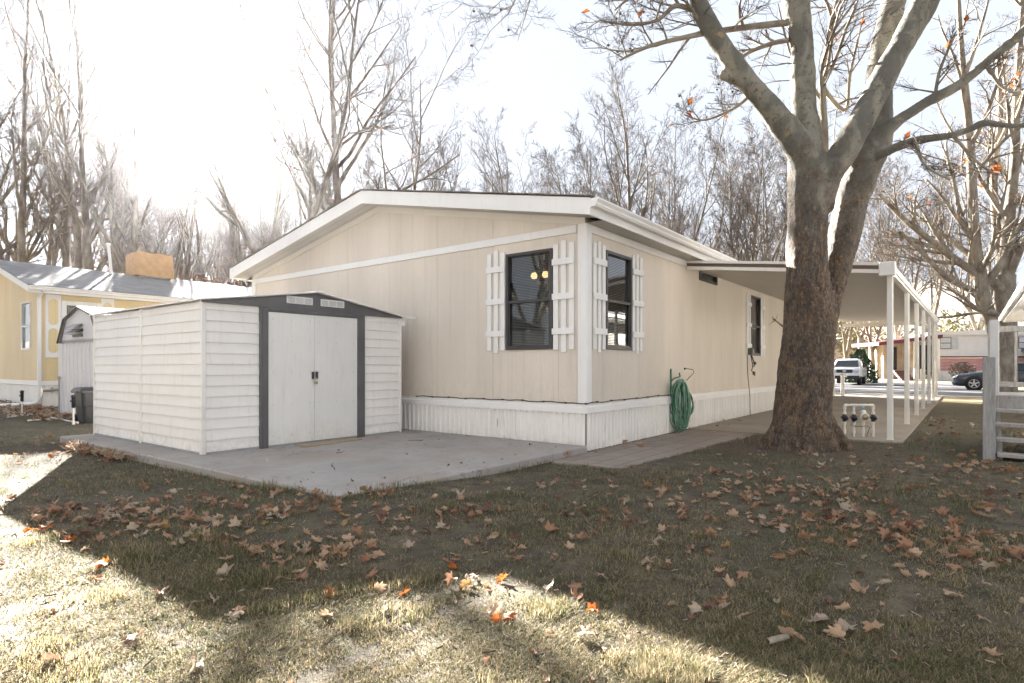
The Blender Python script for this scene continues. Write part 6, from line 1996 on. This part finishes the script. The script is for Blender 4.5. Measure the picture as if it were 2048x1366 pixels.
def leaf_mesh(seed, mat):
    r = random.Random(seed)
    kap, phi = r.choice((-1, 1)) * r.uniform(1.2, 4.6), r.uniform(0, math.pi)
    if kap < 0: kap *= .6
    cph, sph = math.cos(phi), math.sin(phi)
    cx, cy = r.uniform(-.6, 1.2), r.uniform(-.8, 1.0)
    tw = r.uniform(-.9, .9); fold = r.uniform(-.15, .5); wav = r.uniform(.02, .08)
    ph = r.uniform(0, 6)
    sx, sxl = r.uniform(.75, 1.1), r.uniform(.45, 1.1)
    lob = [r.uniform(.72, 1.12) for _ in OUT]
    for _ in range(2): lob = [(lob[i - 1] + 2 * lob[i] + lob[(i + 1) % len(lob)]) / 4 for i in range(len(lob))]
    crease = r.uniform(0, 1.3) if r.random() < .55 else 0

    def bend(x, y):
        x *= sx if x > 0 else sxl
        z = crease * abs(x) + .32 * cx * x * x + .30 * cy * y * y + tw * x * y * .5 + fold * abs(x) * .5 + wav * math.sin(9 * x + 7 * y + ph)
        k = 1 / (1 + .55 * abs(cx) * x * x)
        x, y = x * k, y * (1 / (1 + .3 * abs(cy) * y * y))
        a, b_ = x * cph + y * sph, -x * sph + y * cph
        a2 = math.sin(kap * a) / kap; z2 = (1 - math.cos(kap * a)) / kap
        a2 -= math.sin(kap * a) * z; z2 += math.cos(kap * a) * z
        return (a2 * cph - b_ * sph, a2 * sph + b_ * cph, z2)
    V = [bend(0, 0)]
    n = len(OUT)
    for f in (.45, .78, 1.0):
        for q_, (x, y) in enumerate(OUT):
            j = lob[q_] * (1 if f < 1 else r.uniform(.86, 1.06))
            p_ = bend(x * f * j, y * f * j)
            V.append((p_[0], p_[1], p_[2] + (r.uniform(-.02, .10) if f == 1 else 0)))
    F = [(0, 1 + k, 1 + (k + 1) % n) for k in range(n)]
    for q in range(2):
        a = 1 + q * n; b_ = a + n
        F += [(a + k, b_ + k, b_ + (k + 1) % n, a + (k + 1) % n) for k in range(n)]
    # stalk
    s0 = len(V)
    e = bend(0, -.42); V += [(e[0] - .012, e[1], e[2]), (e[0] + .012, e[1], e[2]), (e[0] + .05, e[1] - .30, e[2] + .06)]
    F.append((s0, s0 + 1, s0 + 2))
    zm = min(p[2] for p in V)
    me = bpy.data.meshes.new('fallen_leaf')
    me.from_pydata([(p[0], p[1], p[2] - zm) for p in V], [], F)
    me.polygons.foreach_set('use_smooth', [True] * len(F))
    me.materials.append(M[mat]); me.update()
    return me


KIND = [('leaf_rust', 'rust brown curled sycamore leaf lying on the lawn', .39), ('leaf_tan', 'light tan curled sycamore leaf lying on the lawn', .30),
        ('leaf_pale', 'pale buff dry sycamore leaf lying on the lawn', .13), ('leaf_dark', 'dark brown dry sycamore leaf lying on the lawn', .15), ('leaf_gold', 'golden yellow dry leaf lying on the lawn', .03)]
LM = {k: [leaf_mesh(i * 10 + j, k) for j in range(16)] for i, k in enumerate(('leaf_rust', 'leaf_tan', 'leaf_pale', 'leaf_dark', 'leaf_gold', 'leaf_orange'))}
CL = [(180, 1030, 80, 18, 52), (300, 1050, 130, 30, 62), (430, 1000, 90, 25, 22), (560, 1035, 110, 35, 40), (450, 1110, 90, 22, 18), (700, 1010, 60, 22, 20), (800, 1080, 120, 45, 40), (975, 1050, 60, 22, 18),
      (620, 1130, 90, 18, 12), (1110, 985, 70, 16, 10), (1300, 1030, 110, 26, 22), (1470, 978, 100, 20, 46), (1560, 1000, 100, 22, 46), (1650, 985, 60, 18, 18), (1500, 1050, 120, 28, 28), (1700, 1040, 110, 28, 26),
      (1800, 1060, 110, 25, 46), (1960, 1105, 70, 18, 34), (1900, 970, 110, 35, 34), (1750, 940, 140, 22, 26), (1630, 910, 90, 10, 16), (2010, 1010, 40, 50, 16), (1200, 1100, 160, 50, 10), (1700, 1200, 220, 60, 12), (230, 905, 55, 9, 40), (60, 890, 60, 20, 18),
      (1960, 935, 40, 8, 22), (1350, 1200, 250, 70, 7)]
SPEC = [(905, 1140, 'o'), (950, 1160, 'p'), (935, 1168, 'p'), (1005, 1163, 'o'), (935, 1178, 'g'), (660, 1196, 'o'), (740, 1182, 'o'), (812, 1190, 'o'), (992, 1243, 'o'), (1186, 1228, 'o'), (207, 1142, 'o'), (195, 1150, 'p'), (60, 1070, 'o'),
        (140, 1090, 'o'), (95, 1065, 'o'), (135, 1095, 'r'), (473, 1240, 'p'), (478, 1232, 't'), (650, 1240, 't'), (100, 915, 'o'), (1020, 1240, 'o'), (500, 1085, 't'), (710, 1088, 'r'), (790, 1080, 't'), (1310, 1095, 'p'), (1448, 1216, 'p'),
        (1488, 1238, 't'), (1570, 1275, 't'), (1670, 1270, 't'), (1745, 1264, 't'), (1980, 1305, 't'), (1720, 1190, 't'), (1810, 1150, 't'), (1800, 1138, 't'), (1770, 1170, 'p'), (1318, 1091, 'p'), (385, 1345, 'p'), (100, 1230, 't'), (270, 1290, 'd'),
        (990, 1225, 't'), (1660, 1205, 'd'), (1085, 1055, 'p'), (910, 1000, 'p'), (690, 1020, 't'), (1155, 1180, 'r'), (820, 1107, 'p'), (1940, 970, 'g'), (1960, 1020, 'g'), (560, 1145, 'r'), (640, 1148, 't'), (745, 1160, 'r')]
KEY = {'o': 'leaf_orange', 'p': 'leaf_pale', 't': 'leaf_tan', 'r': 'leaf_rust', 'g': 'leaf_gold', 'd': 'leaf_dark'}
LAB = {k: l for k, l, _ in KIND}
LAB['leaf_orange'] = 'bright orange sycamore leaf lying on the sunlit lawn'
lr = random.Random(9)
spots = []
for px, py, k in SPEC: spots.append((px, py, KEY[k], 1.0))
for (cx_, cy_, sx_, sy_, n_) in CL:
    for _ in range(int(n_ * 1.35)):
        px, py = lr.gauss(cx_, sx_), lr.gauss(cy_, sy_)
        if py < 868 or py > 1420: continue
        q = lr.random(); acc = 0
        for k, _l, pr_ in KIND:
            acc += pr_
            if q < acc: break
        spots.append((px, py, k, lr.choice((.6, .75, .9, 1, 1, 1.1))))
for _ in range(85):
    spots.append((lr.uniform(-60, 2100), 915 + 480 * lr.random() ** 1.3, lr.choice(('leaf_rust', 'leaf_tan', 'leaf_dark', 'leaf_tan', 'leaf_pale')), lr.choice((.4, .5, .7, .9))))
res = []
for px, py, k, s in spots:
    p = gp(px, py)
    b_ = bool(blocked(np.array([p.x]), np.array([p.y]))[0])
    if b_ and lr.random() < .97: continue
    res.append((p, k, s * .092 * lr.uniform(.85, 1.1), b_))
res.sort(key=lambda t: (t[3], t[0].length / t[2]))
ind, rest = res[:285], res[285:]
cnt = 0
for p, k, s, b_ in ind:
    o = bpy.data.objects.new('fallen_leaf', lr.choice(LM[k])); COL.objects.link(o)
    o.location = p + Vector((0, 0, float(gz(p.x, p.y)) + .006 + lr.uniform(0, .010)))
    o.rotation_euler = (lr.gauss(0, .38), lr.gauss(0, .38), lr.uniform(0, 6.28))
    o.scale = (s, s, s)
    tag(o, LAB[k], 'leaf', {'leaf_rust': 'rust brown leaves on the lawn', 'leaf_tan': 'tan leaves on the lawn', 'leaf_pale': 'pale leaves on the lawn', 'leaf_dark': 'dark leaves on the lawn', 'leaf_gold': 'golden leaves on the lawn', 'leaf_orange': 'orange leaves on the lawn'}[k])
# the smaller rest as one litter object, with the drift along the yellow home's skirting
ks = list(LM)
more = []
for p, k, s, b_ in rest: more.append((p + Vector((0, 0, .012 + float(gz(p.x, p.y)))), k, s))
for _ in range(420):
    u = lr.uniform(-1.9, -.2); 
    q = hw(-1.86 + lr.uniform(-1.2, .0), 17 + lr.uniform(-2.0, 3.8)) if lr.random() < .6 else hw(-2.4 - abs(lr.gauss(0, .5)), lr.uniform(11.2, 17))
    more.append((q + Vector((0, 0, lr.uniform(.01, .09))), lr.choice(ks[:4]), lr.uniform(.10, .15)))
for _ in range(90):
    q = gp(lr.uniform(160, 330), 0 + 868 + 22) if False else hw(-4.17 - abs(lr.gauss(0, .10)), lr.uniform(4.1, 6.4)); more.append((q + Vector((0, 0, lr.uniform(.01, .06))), lr.choice(ks[:3]), lr.uniform(.10, .14)))
for _ in range(26):
    q = hw(lr.uniform(-1, 6.5), -.08 - abs(lr.gauss(0, .25))); more.append((q + Vector((0, 0, .04)), lr.choice(ks[:3]), lr.uniform(.05, .11)))
for _ in range(34):
    q = hw(lr.uniform(-4.0, -.1), lr.choice((lr.uniform(.1, 3.1), abs(lr.gauss(.1, .2))))); more.append((q + Vector((0, 0, PZ + .004)), lr.choice(ks[:4]), lr.uniform(.018, .05)))
for _ in range(160):
    q = hw(lr.uniform(1.0, 9), lr.uniform(-7.5, -3.6)); more.append((q + Vector((0, 0, .02)), lr.choice(ks[:5]), lr.uniform(.08, .14)))
VV, FF, MI, off = [], [], [], 0
lit = MB()
for p, k, s in more:
    me = lr.choice(LM[k]); Mx = Matrix.Translation(p) @ Matrix.Rotation(lr.uniform(0, 6.28), 4, 'Z') @ Matrix.Rotation(lr.gauss(0, .35), 4, 'X') @ Matrix.Scale(s, 4)
    lit.add([Mx @ v.co for v in me.vertices], [tuple(f.vertices) for f in me.polygons], ks.index(k), True)
o = lit.build('leaf_litter', [M[k] for k in ks])
tag(o, 'scattered small brown leaf litter on the lawn and along the yellow home', kind='stuff')
# crumbs of bark, twigs and seed fluff in the turf
cr_ = MB()
for _ in range(900):
    px, py = lr.uniform(-30, 2080), 900 + 460 * lr.random()
    p = gp(px, py)
    if bool(blocked(np.array([p.x]), np.array([p.y]))[0]): continue
    a = lr.uniform(0, 6.28); l_ = lr.uniform(.01, .05); d_ = Vector((math.cos(a), math.sin(a), lr.uniform(-.1, .3)))
    p.z += float(gz(p.x, p.y))
    cr_.tube([p + Vector((0, 0, .015)), p + Vector((0, 0, .018)) + d_ * l_], lr.uniform(.0015, .004), 4, lr.choice((0, 0, 1)), False, False)
tag(cr_.build('twig_litter', [M['twig'], M['leaf_pale']]), 'tiny broken twigs and crumbs scattered through the turf', kind='stuff')
# twigs lying on the patio slab
for (u, v, a, l_, lab) in ((-3.35, 1.1, .9, .34, 'thin dark twig lying on the patio near its outer corner'), (-1.0, 2.2, 2.6, .22, 'short dark twig lying on the patio near the white skirting'), (-2.6, 2.1, .2, .12, 'tiny dark twig lying in the middle of the patio')):
    t_ = MB(); r_ = random.Random(int(l_ * 100)); P = [Vector((0, 0, .006))]
    for k in range(5): P.append(P[-1] + Vector((l_ / 5, r_.uniform(-.02, .02), r_.uniform(-.002, .004))))
    t_.tube(P, [.004, .004, .0035, .003, .0025, .0015], 5); t_.tube([P[2], P[2] + Vector((.06, .035, .004))], [.0025, .001], 4)
    tag(t_.build('twig', M['twig'], None, hw(u, v, PZ), HROT + a), lab, 'twig', 'twigs on the patio')
bk_ = MB(); bk_.lathe([(.011, 0), (.014, .006), (.0145, .06), (.013, .118), (.009, .122)], (0, 0, 0), 'x', 10)
o = bk_.build('stick', M['bark_pale'], None, gp(1535, 1297) + Vector((0, 0, .03)), R(25)); tag(o, 'short thick pale stick lying on the lawn next to a tan leaf', 'stick')

# ------------------------------------------------------------------ haze: one closed box round everything
def hazemat():
    n = NT('haze'); n.t.nodes.remove(n.p)
    v = n.n('ShaderNodeVolumePrincipled')
    v.inputs['Color'].default_value = (.98, .98, 1, 1); v.inputs['Density'].default_value = HAZE; v.inputs['Anisotropy'].default_value = .945
    n.set(n.out.inputs['Volume'], v.outputs[0]); return n.mat
HAZE = .00019
hz = MB(); hz.box(-232, 232, -62, 232, -1, 31)
o = hz.build('haze', hazemat()); tag(o, kind='stuff'); o['label'] = 'thin bright morning haze in the air'
